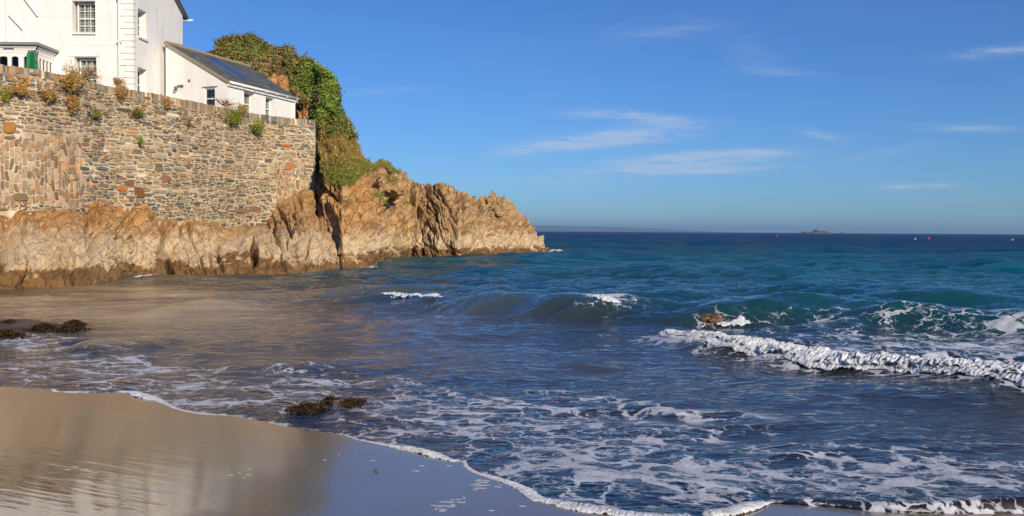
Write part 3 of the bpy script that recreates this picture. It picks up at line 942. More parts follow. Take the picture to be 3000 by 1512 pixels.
def wall_s_at_px(px, py):
    """arc length and height on the wall of a photo pixel"""
    best = None
    s = np.linspace(0, WLEN, 300)
    q = wall_pt(s, np.full(300, 5.0))
    ppx, _ = proj(q)
    s0 = np.interp(px, ppx, s)
    p = wall_pt(s0, 5.0)
    d = ray(px, py); Yv = p[1]
    return float(s0), float((EYE + d * (Yv / d[1]))[2])


def relief(name, cols, rows, xr, base, top, setb, cracks, wallmeet, seed, amp, prof=(0.85, 1.25), back=7.0, attrs_fn=None, blocks=1.0, baseY=None):
    X = np.linspace(xr[0], xr[1], cols)
    bx = np.array([p[0] for p in base], float); by = np.array([p[1] for p in base], float)
    yb = np.interp(X, bx, by)
    B = Pz(X, yb, 0.0)
    if baseY is not None:
        k = np.maximum(baseY(X), 0) / B[:, 1]
        k = np.where(baseY(X) > 0, k, 1.0)
        B[:, :2] *= k[:, None]
    yt = np.interp(X, [p[0] for p in top], [p[1] for p in top])
    if wallmeet:
        s = np.interp(X, proj(wall_pt(np.linspace(0, WLEN, 300), np.full(300, 4.0)))[0], np.linspace(0, WLEN, 300))
        W = wall_pt(s, np.full(cols, 3.5), -0.15)
        Yt = W[:, 1] + setb(X)
    else:
        Yt = B[:, 1] + setb(X)
    Tp = P(X, yt, Yt)
    v = np.linspace(-0.10, 1.0, rows)
    vz = np.sign(v) * np.abs(v) ** prof[0]; vd = np.where(v < 0, v * 1.5, np.abs(v) ** prof[1])
    G = np.empty((rows, cols, 3))
    G[..., 0] = B[None, :, 0] + (Tp - B)[None, :, 0] * vd[:, None]
    G[..., 1] = B[None, :, 1] + (Tp - B)[None, :, 1] * vd[:, None]
    G[..., 2] = (Tp - B)[None, :, 2] * vz[:, None]
    # over the top and down the far side
    nb = 24
    w = np.linspace(0, 1, nb + 1)[1:]
    d = Tp[:, :2] / np.linalg.norm(Tp[:, :2], axis=1, keepdims=True)
    BK = np.empty((nb, cols, 3))
    for i, t in enumerate(w):
        BK[i, :, :2] = Tp[:, :2] + d * back * t
        BK[i, :, 2] = Tp[:, 2] * (1 - t ** 2) - 0.5 * t
    G0 = np.concatenate([G, BK], 0)
    du = np.gradient(G0, axis=1); dv = np.gradient(G0, axis=0)
    N = np.cross(du, dv); N /= np.linalg.norm(N, axis=-1, keepdims=True) + 1e-9
    k = np.sum(N * (G0 - EYE), -1) > 0
    N[np.broadcast_to(np.median(k[:rows]), k.shape) > 0.5] *= -1
    for ax, r in ((1, 17), (0, 9)):
        pad = [(0, 0)] * 3; pad[ax] = (r, r)
        cs = np.cumsum(np.pad(np.pad(N, pad, 'edge'), [(1, 0) if a == ax else (0, 0) for a in range(3)]), axis=ax)
        n_ = N.shape[ax]
        N = np.take(cs, np.arange(2 * r + 1, 2 * r + 1 + n_), axis=ax) - np.take(cs, np.arange(n_), axis=ax)
    N /= np.linalg.norm(N, axis=-1, keepdims=True) + 1e-9
    sarc = np.r_[0, np.cumsum(np.linalg.norm(np.diff(B, axis=0), axis=1))]
    S = np.broadcast_to(sarc, G0.shape[:2]); Z = G0[..., 2]
    # strata frame: slabs dip towards the right of the picture
    c, sn = math.cos(math.radians(58)), math.sin(math.radians(58))
    A1 = S * c - Z * sn; A2 = S * sn + Z * c
    A1 = A1 + 0.5 * fbm2(S * 0.5, Z * 0.5, 3, seed); A2 = A2 + 0.35 * fbm2(S * 0.5 + 9, Z * 0.5, 3, seed + 3)
    D = np.zeros(G0.shape[:2])
    for (la, lw, am, ck, sd) in ((3.6, 1.6, 0.42, 0.42, 1), (1.5, 0.62, 0.19, 0.26, 2), (0.62, 0.26, 0.055, 0.09, 3)):
        f1, f2, r1, r2, r3, ox, oy = worley2(A1 / la, A2 / lw, seed + sd)
        D += blocks * am * ((r1 - 0.5) * 1.5 + (r2 - 0.5) * 1.6 * ox + (r3 - 0.2) * 1.5 * oy - 0.5 * f1)
        D -= blocks * ck * np.exp(-((f2 - f1) / 0.10) ** 2)
    D += 0.30 * fbm3(G0 * 0.45, 3, seed + 7) + 0.07 * fbm3(G0 * np.array([2.2, 2.2, 1.4]), 3, seed + 9)
    rid = 1 - np.abs(perlin2(A1 * 0.8, A2 * 3.6, seed + 20)) * 2
    D += 0.07 * rid + 0.05 * (1 - 2 * np.abs(perlin2(A1 * 1.7, A2 * 8.0, seed + 21)))
    D = 0.95 * np.tanh(D / 0.95) * amp
    pxx, pyy = proj(G0)
    for (pl, wd, dp) in cracks:
        q, t = poly_dist(pxx + 5 * perlin2(pxx * 0.05, pyy * 0.05, 7), pyy, pl)
        D -= dp * np.exp(-(q / wd) ** 2) * sstep(0, 0.12, t + 0.02) * sstep(0, 0.12, 1.02 - t)
    fade = np.ones(G0.shape[0]); fade[:rows] = 0.25 + 0.75 * sstep(-0.1, 0.06, v)
    fade[:rows] *= 1 - (0.0 if wallmeet else 0.45) * sstep(0.8, 1.0, v)
    if wallmeet:
        fade[:rows] *= 1 - 0.85 * sstep(0.86, 1.0, v)
        fade[rows:] = 0.15
    G1 = G0 + N * (D * fade[:, None])[..., None]
    at = attrs_fn(pxx, pyy, G1) if attrs_fn else {}
    o = np_mesh(name, G1, grid_quads(*G1.shape[:2])[:, ::-1], MAT['rock'], attrs=at, smooth=False)
    return o, G1, N, rows


CLIFF_BASE = [(-500, 900), (0, 855), (116, 843), (248, 841), (334, 822), (392, 808), (505, 806), (621, 808), (815, 806), (930, 801), (1000, 796), (1110, 787), (1140, 776)]
CLIFF_TOP = [(-500, 640), (0, 610), (97, 608), (194, 604), (248, 612), (262, 588), (285, 578), (310, 580), (369, 597), (423, 591), (446, 618), (466, 632), (524, 630), (602, 632), (640, 651), (726, 663), (776, 655), (800, 612), (815, 595), (854, 573),
             (890, 552), (915, 556), (932, 577), (950, 570), (985, 588), (1020, 640), (1060, 705), (1100, 750), (1140, 768)]
CR1 = [([(470, 630), (476, 680), (484, 740), (490, 770), (500, 805)], 5, 0.75), ([(5, 622), (60, 655), (100, 705)], 7, 0.4), ([(110, 648), (165, 690), (215, 722), (260, 735)], 6, 0.35),
       ([(245, 605), (300, 650), (390, 700), (450, 735)], 8, 0.4), ([(580, 660), (610, 690), (640, 735), (655, 790)], 5, 0.35), ([(730, 690), (745, 735), (742, 780)], 8, 0.8), ([(280, 670), (282, 740)], 5, 0.3),
       ([(800, 600), (830, 640), (850, 680)], 6, 0.35), ([(640, 700), (640, 760)], 4, 0.35), ([(900, 700), (905, 800)], 3, 0.3), ([(930, 600), (955, 680), (985, 740)], 7, 0.5), ([(170, 740), (260, 780)], 5, 0.2), ([(540, 640), (560, 690), (570, 720)], 4, .35)]


def at_cliff(px, py, G):
    o = 0.45 * sstep(720, 600, py) + 0.5 - 0.35 * sstep(600, 850, px)
    return {'orange': np.clip(o, 0, 1), 'turf': np.zeros_like(px)}


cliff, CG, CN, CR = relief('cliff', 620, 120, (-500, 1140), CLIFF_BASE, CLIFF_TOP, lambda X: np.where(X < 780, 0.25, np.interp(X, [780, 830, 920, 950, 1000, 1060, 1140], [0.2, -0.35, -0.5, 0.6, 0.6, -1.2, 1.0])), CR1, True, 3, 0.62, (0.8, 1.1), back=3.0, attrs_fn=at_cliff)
cliff['kind'] = 'structure'

HEAD_BASE = [(560, 783), (700, 783), (900, 788), (960, 795), (1005, 794), (1100, 786), (1120, 772), (1153, 757), (1206, 756), (1293, 759), (1340, 760), (1424, 757), (1482, 745), (1540, 744), (1584, 743), (1618, 736), (1622, 735)]
HEAD_TOP = [(560, 170), (600, 150), (626, 140), (640, 122), (688, 114), (748, 118), (780, 138), (840, 143), (876, 166), (932, 194), (960, 230), (976, 258), (986, 298), (1000, 326), (1016, 362), (1028, 402), (1044, 434), (1066, 468), (1098, 486),
            (1115, 475), (1141, 479), (1173, 498), (1191, 500), (1203, 522), (1220, 526), (1240, 539), (1270, 537), (1316, 545), (1336, 564), (1345, 562), (1363, 558), (1377, 572), (1395, 581), (1412, 570), (1424, 570), (1438, 567), (1467, 572),
            (1505, 590), (1529, 619), (1549, 640), (1572, 672), (1599, 715), (1618, 735), (1622, 735)]
CR2 = [([(1108, 510), (1120, 560), (1143, 610), (1150, 650), (1165, 680), (1180, 720), (1197, 752)], 8, 1.3), ([(987, 640), (978, 690), (985, 750)], 9, 0.8), ([(1355, 620), (1366, 655), (1356, 690), (1380, 735)], 6, 0.8),
       ([(1425, 595), (1462, 630), (1478, 680), (1500, 720)], 8, 0.8), ([(1175, 545), (1205, 580), (1228, 620)], 7, 0.6), ([(1185, 630), (1192, 670), (1200, 690)], 7, 0.8), ([(1280, 560), (1310, 600), (1330, 640), (1345, 690)], 4, 0.5),
       ([(1050, 610), (1060, 660), (1100, 700)], 4, 0.5), ([(1530, 640), (1550, 690), (1570, 730)], 6, 0.6), ([(1395, 581), (1420, 640), (1440, 700)], 5, 0.7), ([(960, 560), (1010, 610), (1060, 690)], 4, 0.5), ([(1228, 700), (1240, 755)], 4, 0.4), ([(1300, 730), (1420, 745)], 5, .3),
       ([(1240, 540), (1262, 590), (1285, 640)], 5, .5), ([(1330, 565), (1352, 610), (1365, 640)], 5, .6)]


def at_head(px, py, G):
    o = 0.85 * np.exp(-((px - 1010) / 120) ** 2) + 0.0
    # turf line: below the shrubs the soil shows down to this curve
    yl = np.interp(px, [560, 930, 960, 1020, 1050, 1070, 1090, 1120, 1150, 1200, 1300], [640, 600, 545, 548, 520, 500, 500, 490, 492, 500, 500])
    turf = sstep(14, -14, py - yl) * sstep(1180, 1100, px)
    # bare ochre cuts in the bank
    bare = np.exp(-((px - 815) / 42) ** 2 - ((py - 248) / 42.0) ** 2) + np.exp(-((px - 880) / 50) ** 2 - ((py - 335) / 26.0) ** 2) + np.exp(-((px - 940) / 22) ** 2 - ((py - 376) / 16.0) ** 2)
    bare = sstep(0.35, 0.6, bare)
    return {'orange': np.clip(o + bare * 0.9, 0, 1), 'turf': turf * (1 - bare)}


head_set = lambda X: np.interp(X, [560, 700, 880, 1000, 1066, 1150, 1300, 1424, 1540, 1600, 1622], [13, 13, 12, 13, 9.5, 7.5, 6.5, 7, 5.0, 1.5, 0.6])
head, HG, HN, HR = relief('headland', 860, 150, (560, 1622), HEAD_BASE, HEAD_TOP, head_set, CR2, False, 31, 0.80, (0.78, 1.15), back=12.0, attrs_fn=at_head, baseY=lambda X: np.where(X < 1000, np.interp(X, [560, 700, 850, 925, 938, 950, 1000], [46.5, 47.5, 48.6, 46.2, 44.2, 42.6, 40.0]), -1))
head['kind'] = 'structure'

# ------------------------------------------------------------------ retaining wall
wall = thing('stone_wall', wall_pt(WLEN * 0.6, 2.6), 'tall curved rubble stone retaining wall with upright slab coping standing on the rock', 'wall')
ns, nz = 160, 30
Sg, Zg = np.meshgrid(np.linspace(0, WLEN, ns), np.linspace(0.6, WTOP - 0.32, nz))
Pf = wall_pt(Sg, Zg) + 0
rough = 0.02 * fbm2(Sg * 2, Zg * 2, 3, 70)
nx_ = np.interp(Sg, _ss, _ty); ny_ = -np.interp(Sg, _ss, _tx)
Pf[..., 0] += nx_ * rough; Pf[..., 1] += ny_ * rough
front = Pf
endp = Pf[:, -1]
back_n = np.array([-_ty[-1], _tx[-1]])
ret = np.stack([endp + np.array([*(back_n * t), 0]) for t in np.linspace(0, 2.2, 8)[1:]], 1)
face = np.concatenate([front, ret], 1)
topb = face[-1:].copy(); topb[..., 2] += 0.0
inn = face[-1:].copy(); inn[0, :ns] = wall_pt(np.linspace(0, WLEN, ns), np.full(ns, WTOP - 0.32), -0.55); inn[0, ns:, :2] += -np.array([_tx[-1], _ty[-1]]) * 0.5
face = np.concatenate([face, inn], 0)
np_mesh('mortar', face, grid_quads(*face.shape[:2]), MAT['mortar'], wall)

PAL = {'grey': (152, 143, 124), 'dark': (102, 99, 93), 'brown': (150, 126, 100), 'orange': (186, 142, 98), 'tan': (182, 162, 132), 'pink': (184, 156, 134), 'cream': (214, 202, 172), 'blue': (136, 142, 144)}


def stone_mesh(outline, depth_c, depth_e, face_fn, seed):
    """bevelled slab from an outline in wall coordinates (s, z)"""
    n = len(outline)
    out = np.array(outline)
    cen = out.mean(0)
    vs = []
    for k, (f, dp) in enumerate(((1.04, -0.05), (1.0, depth_e * 0.6), (0.84, depth_c))):
        q = cen + (out - cen) * f
        jit = 0.012 * np.array([_H[(seed * 31 + i * 7 + k) & 4095] - 0.5 for i in range(n)])
        vs.append(face_fn(q[:, 0], q[:, 1], dp + (jit if k == 2 else 0)))
    vs = np.concatenate(vs)
    fs = [(k * n + i, k * n + (i + 1) % n, (k + 1) * n + (i + 1) % n, (k + 1) * n + i) for k in range(2) for i in range(n)]
    fs.append(tuple(2 * n + i for i in range(n)))
    return vs, fs


def wface(s, z, off):
    q = wall_pt(s, z, 0.0)
    tx = np.interp(s, _ss, _tx); ty = np.interp(s, _ss, _ty)
    q[..., 0] += ty * off; q[..., 1] -= tx * off
    return q


def outline_rect(s0, s1, z0, z1, r, jit, n=10):
    cx, cz, a, b = (s0 + s1) / 2, (z0 + z1) / 2, (s1 - s0) / 2, (z1 - z0) / 2
    sk = random.uniform(-0.25, 0.25)
    pts = []
    for i in range(n):
        t = 2 * math.pi * (i + random.uniform(-0.25, 0.25)) / n
        ex = 2.0 / random.uniform(2.6, 4.5)
        cxv = math.copysign(abs(math.cos(t)) ** ex, math.cos(t)); sv_ = math.copysign(abs(math.sin(t)) ** ex, math.sin(t))
        k = random.uniform(1 - jit, 1.0)
        pts.append((cx + a * cxv * k + sk * b * sv_, cz + b * sv_ * k))
    return pts


stones = []          # outline, colour, depth, pixel area
BOT_PX = [(p[0], p[1]) for p in CLIFF_TOP if p[0] <= 950]


def pick(wts):
    k = random.choices(list(wts), list(wts.values()))[0]
    c = PAL[k]
    g = random.uniform(0.82, 1.16)
    w = random.uniform(-8, 8)
    return srgb(min(255, c[0] * g + w), min(255, c[1] * g), max(5, c[2] * g - w))


def wall_region(px, py):
    if px < 240 and 395 < py < 600: return 'upright'
    if 805 < px < 895 and 470 < py < 600: return 'upright2'
    if px < 100 and py < 300: return 'big'
    if px > 850: return 'slate'
    if py > 520: return 'low'
    if px < 240: return 'pinkrow'
    return 'main'


WTS = {'main': dict(grey=4.5, dark=1.0, brown=3, orange=1.7, tan=4, pink=1.5, cream=1.0, blue=.4), 'slate': dict(grey=5, dark=3, brown=1.2, tan=1, orange=.5, blue=1), 'low': dict(grey=4, dark=3, brown=2.4, orange=.7, tan=1, pink=.4),
       'upright': dict(pink=4, tan=3, brown=3, orange=.8, grey=.4), 'upright2': dict(orange=2, tan=3, pink=2, brown=1.5), 'big': dict(orange=4, blue=4, brown=1, grey=1), 'pinkrow': dict(pink=4, grey=2, brown=3, tan=2, dark=.8)}
z = 1.9
while z < WTOP - 0.36:
    hrow = random.choice([0.062, 0.075, 0.09, 0.10, 0.12, 0.145, 0.185])
    s = 4.0
    while s < WLEN - 0.05:
        w = min(0.85, hrow * random.choice([random.uniform(1.4, 3.0), random.uniform(2.5, 5.5)]))
        q = wall_pt(s + w / 2, z + hrow / 2)
        px, py = proj(q)
        reg = wall_region(px, py)
        if reg in ('upright', 'upright2'):
            s += w; continue
        zo = 0.06 * math.sin(s * 1.1 + z) + 0.05 * math.sin(s * 2.7 + z * 3)
        s1 = min(s + w, WLEN + 0.03)
        hh_ = hrow * random.uniform(0.72, 1.12)
        zo += random.uniform(-0.2, 0.2) * hrow
        if reg == 'big':
            hh_ *= 1.1
        yb = np.interp(px, [p[0] for p in BOT_PX], [p[1] for p in BOT_PX])
        if py < yb + 14 and px > -140:
            ol = outline_rect(s + 0.016, s1 - 0.016, z + zo + 0.009, z + zo + hh_ - 0.009, 0.3, 0.16)
            dp = random.uniform(0.02, 0.065)
            stones.append((ol, pick(WTS[reg]), dp, (s1 - s) * hh_ / q[1] ** 2))
        s = s1
    z += hrow
# stones set on edge
for (x0, x1, y0, y1, reg) in ((-150, 240, 395, 606, 'upright'), (805, 895, 470, 600, 'upright2')):
    s0, _ = wall_s_at_px(x0, y0); s1, zt = wall_s_at_px(x1, y0); _, zb = wall_s_at_px(x1, y1)
    zb = max(zb, 2.2)
    s = s0
    while s < s1:
        w = random.uniform(0.09, 0.19)
        z = zb - random.uniform(0, 0.3)
        while z < zt:
            h = w * random.uniform(1.3, 3.6)
            px, py = proj(wall_pt(s + w / 2, z + h / 2))
            if wall_region(px, py) == reg or px < 0:
                ol = outline_rect(s + 0.008, s + w - 0.008, z + 0.010, z + h - 0.010, 0.3, 0.14)
                sk = 0.12 * math.sin(z * 1.7 + s)
                ol = [(a + (b - z) * 0.06 + sk * 0.2, b) for a, b in ol]
                stones.append((ol, pick(WTS[reg]), random.uniform(0.02, 0.055), w * h / 32 ** 2))
            z += h
        s += w
# a few large stones the photo shows
for (x, y, w, h, c) in ((28, 375, 55, 38, (172, 122, 56)), (405, 565, 40, 34, (120, 84, 48)), (354, 554, 48, 14, (190, 118, 54)), (845, 487, 34, 24, (186, 124, 74)), (482, 523, 36, 18, (150, 104, 74)), (795, 373, 30, 13, (206, 182, 142)), (375, 537, 42, 18, (126, 96, 68)),
                        (30, 198, 36, 22, (112, 126, 124)), (76, 204, 24, 15, (106, 108, 112)), (72, 215, 38, 8, (204, 138, 52)), (66, 236, 24, 24, (104, 102, 100)), (86, 240, 10, 24, (210, 146, 74)), (34, 230, 34, 12, (186, 126, 60)), (840, 426, 40, 10, (186, 114, 58)),
                        (700, 617, 44, 16, (142, 112, 86)), (745, 613, 42, 14, (132, 104, 80)), (30, 181, 28, 9, (176, 112, 58)), (60, 186, 24, 9, (184, 118, 64)), (5, 186, 18, 9, (150, 94, 52)), (56, 578, 60, 26, (128, 112, 84))):
    s, zc = wall_s_at_px(x, y)
    q = wall_pt(s, zc)
    tx = np.interp(s, _ss, _tx)
    sc = q[1] / F
    zc = min(zc, WTOP - 0.36 - h * sc / 2) if x < 100 else zc
    wl = w * sc / max(0.35, (tx * 1.0 + np.interp(s, _ss, _ty) * -q[0] / q[1] * 1.0)) * 0.75
    ol = outline_rect(s - wl / 2, s + wl / 2, zc - h * sc / 2, zc + h * sc / 2, 0.3, 0.12, 12)
    stones.append((ol, srgb(*c), 0.08, 1.0))
stones_sorted = sorted(range(len(stones)), key=lambda i: -stones[i][3] if stones[i][3] >= 0 else 0)
vis = []
for i in stones_sorted:
    cs = np.mean(stones[i][0], 0)
    px, py = proj(wall_pt(cs[0], cs[1]))
    if px > -12: vis.append(i)
parts = set(vis[:215])


def add_stone_obj(vs, fs, col, name='stone'):
    me = bpy.data.meshes.new(name)
    me.from_pydata([tuple(v) for v in vs], [], fs)
    a = me.attributes.new('col', 'FLOAT_COLOR', 'POINT')
    a.data.foreach_set('color', np.tile(np.array([*col, 1], np.float32), len(vs)))
    me.materials.append(MAT['stone'])
    return link(name, me, wall)


rest = MB()
for i, (ol, col, dp, ar) in enumerate(stones):
    vs, fs = stone_mesh(ol, dp, dp * 0.8, wface, i)
    if i in parts:
        add_stone_obj(vs, fs, col)
    else:
        rest.cur = col
        rest.add(vs, fs)
rest.build('rubble_stones', MAT['stone'], wall, kind='stuff')
# upright coping slabs
rest = MB()
s = 2.0; ncop = 0
cops = []
while s < WLEN:
    w = random.uniform(0.06, 0.15)
    cops.append((s, min(s + w, WLEN + 0.02)))
    s += w
for j, (a, b) in enumerate(cops):
    px, py = proj(wall_pt((a + b) / 2, WTOP - 0.15))
    h = random.uniform(0.36, 0.46) if px > 330 else random.uniform(0.22, 0.4)
    zt = WTOP - 0.05 + random.uniform(-0.02, 0.02)
    col = pick(dict(grey=4, tan=3, brown=2, cream=1.0, orange=.7) if px < 720 else dict(grey=5, dark=2.0, blue=2, tan=1, cream=.6))
    vs = []
    g = 0.003
    lean = random.uniform(-0.02, 0.02)
    jo = random.uniform(-0.045, -0.01)
    for (zz_, sh) in ((zt - h, 0), (zt - 0.03, lean), (zt, lean)):
        ins = 0.02 if zz_ == zt else 0
        vs += [wface(np.array(a + g + sh + ins), np.array(zz_), 0.05 + jo - ins), wface(np.array(b - g + sh - ins), np.array(zz_), 0.05 + jo - ins), wface(np.array(b - g + sh - ins), np.array(zz_), -0.55 + ins), wface(np.array(a + g + sh + ins), np.array(zz_), -0.55 + ins)]
    fs = [(k * 4 + i, k * 4 + (i + 1) % 4, (k + 1) * 4 + (i + 1) % 4, (k + 1) * 4 + i) for k in range(2) for i in range(4)] + [(8, 9, 10, 11)]
    if px > -10 and ncop < 75 and b - a > 0.09 and px > 100:
        add_stone_obj(vs, fs, col, 'coping_slab'); ncop += 1
    else:
        rest.cur = col; rest.add(vs, fs)
rest.build('coping_slabs', MAT['stone'], wall, kind='stuff')

# garden terrace behind the wall
tp = [wall_pt(s, 6.9, -0.4) for s in np.linspace(0, WLEN, 40)]
m = MB()
far_pts = [np.array([-46, 70, 6.9]), np.array([-46, tp[0][1], 6.9])]
m.prism([np.array([p[0], p[1], 6.3]) for p in tp] + [np.array([-11.2, 48.6, 6.3]), np.array([-16, 62, 6.3]), np.array([-46, 70, 6.3]), np.array([-46, 24, 6.3])], (0, 0, 0.55))
m.build('terrace', MAT['soil'])['kind'] = 'structure'


# ------------------------------------------------------------------ house
def panel_wall(mb, o, u, n, length, z0, ztop, openings, thick=0.4, reveal=0.32):
    """wall panel with openings; o origin (x, y), u direction, n outward; ztop may vary with u"""
    o3 = np.array([o[0], o[1], 0.0]); u3 = np.array([u[0], u[1], 0.0]); n3 = np.array([n[0], n[1], 0.0]); zv = np.array([0, 0, 1.0])
    us = sorted({0.0, length, *[a for op in openings for a in op[:2]]})
    zs = sorted({z0, ztop, *[a for op in openings for a in op[2:4]]})
    for i in range(len(us) - 1):
        for j in range(len(zs) - 1):
            um, zm = (us[i] + us[i + 1]) / 2, (zs[j] + zs[j + 1]) / 2
            if any(op[0] < um < op[1] and op[2] < zm < op[3] for op in openings): continue
            A = o3 + u3 * us[i] + zv * zs[j]; Bq = o3 + u3 * us[i + 1] + zv * zs[j]; Cq = o3 + u3 * us[i + 1] + zv * zs[j + 1]; Dq = o3 + u3 * us[i] + zv * zs[j + 1]
            mb.quad(A, Bq, Cq, Dq)
    for (a, b, c, d) in [op[:4] for op in openings]:
        q = lambda uu, zz_, dd: o3 + u3 * uu + zv * zz_ - n3 * dd
        mb.quad(q(a, c, 0), q(a, d, 0), q(a, d, reveal), q(a, c, reveal))
        mb.quad(q(b, d, 0), q(b, c, 0), q(b, c, reveal), q(b, d, reveal))
        mb.quad(q(a, d, 0), q(b, d, 0), q(b, d, reveal), q(a, d, reveal))
        mb.quad(q(b, c, 0), q(a, c, 0), q(a, c, reveal), q(b, c, reveal))


def window(parent, o, u, n, a, b, c, d, depth, bars=(2, 2), shutter=True, sill=True, frame=0.06):
    o3 = np.array([o[0], o[1], 0.0]); u3 = np.array([u[0], u[1], 0.0]); n3 = np.array([n[0], n[1], 0.0]); zv = np.array([0, 0, 1.0])
    bx = lambda mb, a0, a1, z0, z1, d0, d1: mb.obox(o3, u3, zv, n3, a0, a1, z0, z1, -d0, -d1)
    fm = MB()
    D = depth
    bx(fm, a, a + frame, c, d, D, D - 0.07); bx(fm, b - frame, b, c, d, D, D - 0.07)
    bx(fm, a + frame, b - frame, d - frame, d, D, D - 0.07); bx(fm, a + frame, b - frame, c, c + frame, D, D - 0.07)
    win = fm.build('window', MAT['white'], parent)
    sm = MB()
    zm = (c + d) / 2
    bx(sm, a + frame, b - frame, zm - 0.025, zm + 0.025, D - 0.002, D - 0.05)
    for i in range(1, bars[0] + 1):
        uu = a + frame + (b - a - 2 * frame) * i / (bars[0] + 1)
        bx(sm, uu - 0.013, uu + 0.013, c + frame, zm - 0.025, D - 0.012, D - 0.045); bx(sm, uu - 0.013, uu + 0.013, zm + 0.025, d - frame, D - 0.012, D - 0.045)
    for k in range(1, bars[1]):
        for (q0, q1) in ((c + frame, zm - 0.025), (zm + 0.025, d - frame)):
            zz_ = q0 + (q1 - q0) * k / bars[1]
            bx(sm, a + frame, b - frame, zz_ - 0.011, zz_ + 0.011, D - 0.014, D - 0.043)
    sm.build('sash_bars', MAT['white'], win)
    gm = MB()
    q = lambda uu, zz_, dd: o3 + u3 * uu + zv * zz_ - n3 * dd
    gm.quad(q(a + frame * .5, c + frame * .5, D - 0.02), q(b - frame * .5, c + frame * .5, D - 0.02), q(b - frame * .5, d - frame * .5, D - 0.02), q(a + frame * .5, d - frame * .5, D - 0.02))
    gm.build('pane', MAT['glass'], win)
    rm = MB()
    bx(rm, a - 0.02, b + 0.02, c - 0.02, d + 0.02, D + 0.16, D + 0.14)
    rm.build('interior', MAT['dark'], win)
    if shutter:
        lm = MB()
        zz_ = c + 0.05
        while zz_ < d - 0.06:
            e0 = q(a + frame, zz_, D + 0.035); e1 = q(b - frame, zz_, D + 0.035)
            e2 = q(b - frame, zz_ + 0.042, D + 0.065); e3 = q(a + frame, zz_ + 0.042, D + 0.065)
            lm.quad(e0, e1, e2, e3)
            zz_ += 0.072
        for i in range(0, 3):
            uu = a + frame + (b - a - 2 * frame) * i / 2
            bx(lm, uu - 0.03, uu + 0.03, c + 0.02, d - 0.02, D + 0.06, D + 0.02)
        lm.build('shutter', MAT['shutter'], win)
    if sill:
        sl = MB()
        bx(sl, a - 0.06, b + 0.06, c - 0.09, c - 0.002, depth - 0.08, -0.09)
        sl.build('sill', MAT['white'], win)
    return win


HC = P(392, 400, 42.0)
hx0, hy0 = HC[0], 42.0
uB = np.array([0.0577, 0.9983]); nB = np.array([0.9983, -0.0577]); LB = 5.45
uA = np.array([1.0, 0.0]); nA = np.array([0.0, -1.0])
A_L = 15.0
oA = (hx0 - A_L, hy0)
house = thing('white_house', (hx0 - 4, hy0 + 2.5, 6.9), 'tall white rendered house with sash windows and corner quoins above the sea wall', 'house')
ua = lambda px: float(P(px, 300, 42.0)[0] - oA[0])
zA = lambda py, px=250: float(P(px, py, 42.0)[2])
opA = [(ua(214), ua(281), zA(97), zA(2)), (ua(219), ua(283), zA(252), zA(167))]
tB = lambda px: float(((px - CX) / F * hy0 - hx0) / (uB[0] - (px - CX) / F * uB[1]))
opB = [(tB(408), tB(433), float(P(408, 108, 42.6)[2]), float(P(408, 25, 42.6)[2])), (tB(405.5), tB(433), float(P(405, 290, 42.6)[2]), float(P(405, 197, 42.6)[2]))]
opB = [(max(0.42, a), b, c, d) for a, b, c, d in opB]
EAV = 13.15
mb = MB()
panel_wall(mb, oA, uA, nA, A_L, 6.6, EAV, opA, reveal=0.42)
panel_wall(mb, (hx0, hy0), uB, nB, LB, 6.6, EAV, opB, reveal=0.42)
pB = lambda t, z: np.array([hx0 + uB[0] * t, hy0 + uB[1] * t, z])
RID = EAV + 1.55
mb.poly([pB(0, EAV), pB(LB, EAV), pB(LB / 2, RID)])
bk = pB(LB, 0)
mb.quad(np.array([bk[0], bk[1], 6.6]), np.array([bk[0] - A_L, bk[1], 6.6]), np.array([bk[0] - A_L, bk[1], EAV]), np.array([bk[0], bk[1], EAV]))
mb.quad(np.array([oA[0], bk[1], 6.6]), np.array([oA[0], hy0, 6.6]), np.array([oA[0], hy0, EAV]), np.array([oA[0], bk[1], EAV]))
mb.build('wall', MAT['render'], house)
for (a, b, c, d) in opA:
    window(house, oA, uA, nA, a + 0.1, b - 0.02, c + 0.02, d - 0.06, 0.36, (2, 2))
for (a, b, c, d) in opB:
    window(house, (hx0, hy0), uB, nB, a + 0.02, b - 0.02, c + 0.02, d - 0.02, 0.36, (1, 2))
# roof slabs
rf = MB()
rf.cur = srgb(84, 88, 92)
ov = 0.22
for sgn in (0, 1):
    e_t = -0.25 if sgn == 0 else LB + 0.25
    ez = EAV - 0.12
    A0 = pB(e_t, ez) + np.array([ov, 0, 0]); A1 = pB(LB / 2, RID + 0.06) + np.array([ov, 0, 0])
    B0 = A0 - np.array([A_L + ov, 0, 0]); B1 = A1 - np.array([A_L + ov, 0, 0])
    rf.prism([A0, A1, B1, B0], (0, 0, 0.09))
rf.build('roof', MAT['slate'], house)
vg = MB()
for e_t in (-0.2, LB + 0.2):
    A0 = pB(e_t, EAV - 0.15) + np.array([0.02, 0, 0]); A1 = pB(LB / 2, RID - 0.02) + np.array([0.02, 0, 0])
    vg.prism([A0, A1, A1 + np.array([0, 0, 0.09]), A0 + np.array([0, 0, 0.09])], (0.16, 0, 0))
vg.build('verge_board', MAT['pole'], house)
gt = MB()
e = pB(LB + 0.32, EAV - 0.18)
gt.tube([e + np.array([0.42, 0, 0]), e - np.array([3, 0, 0])], 0.06)
gt.build('gutter', MAT['white'], house)
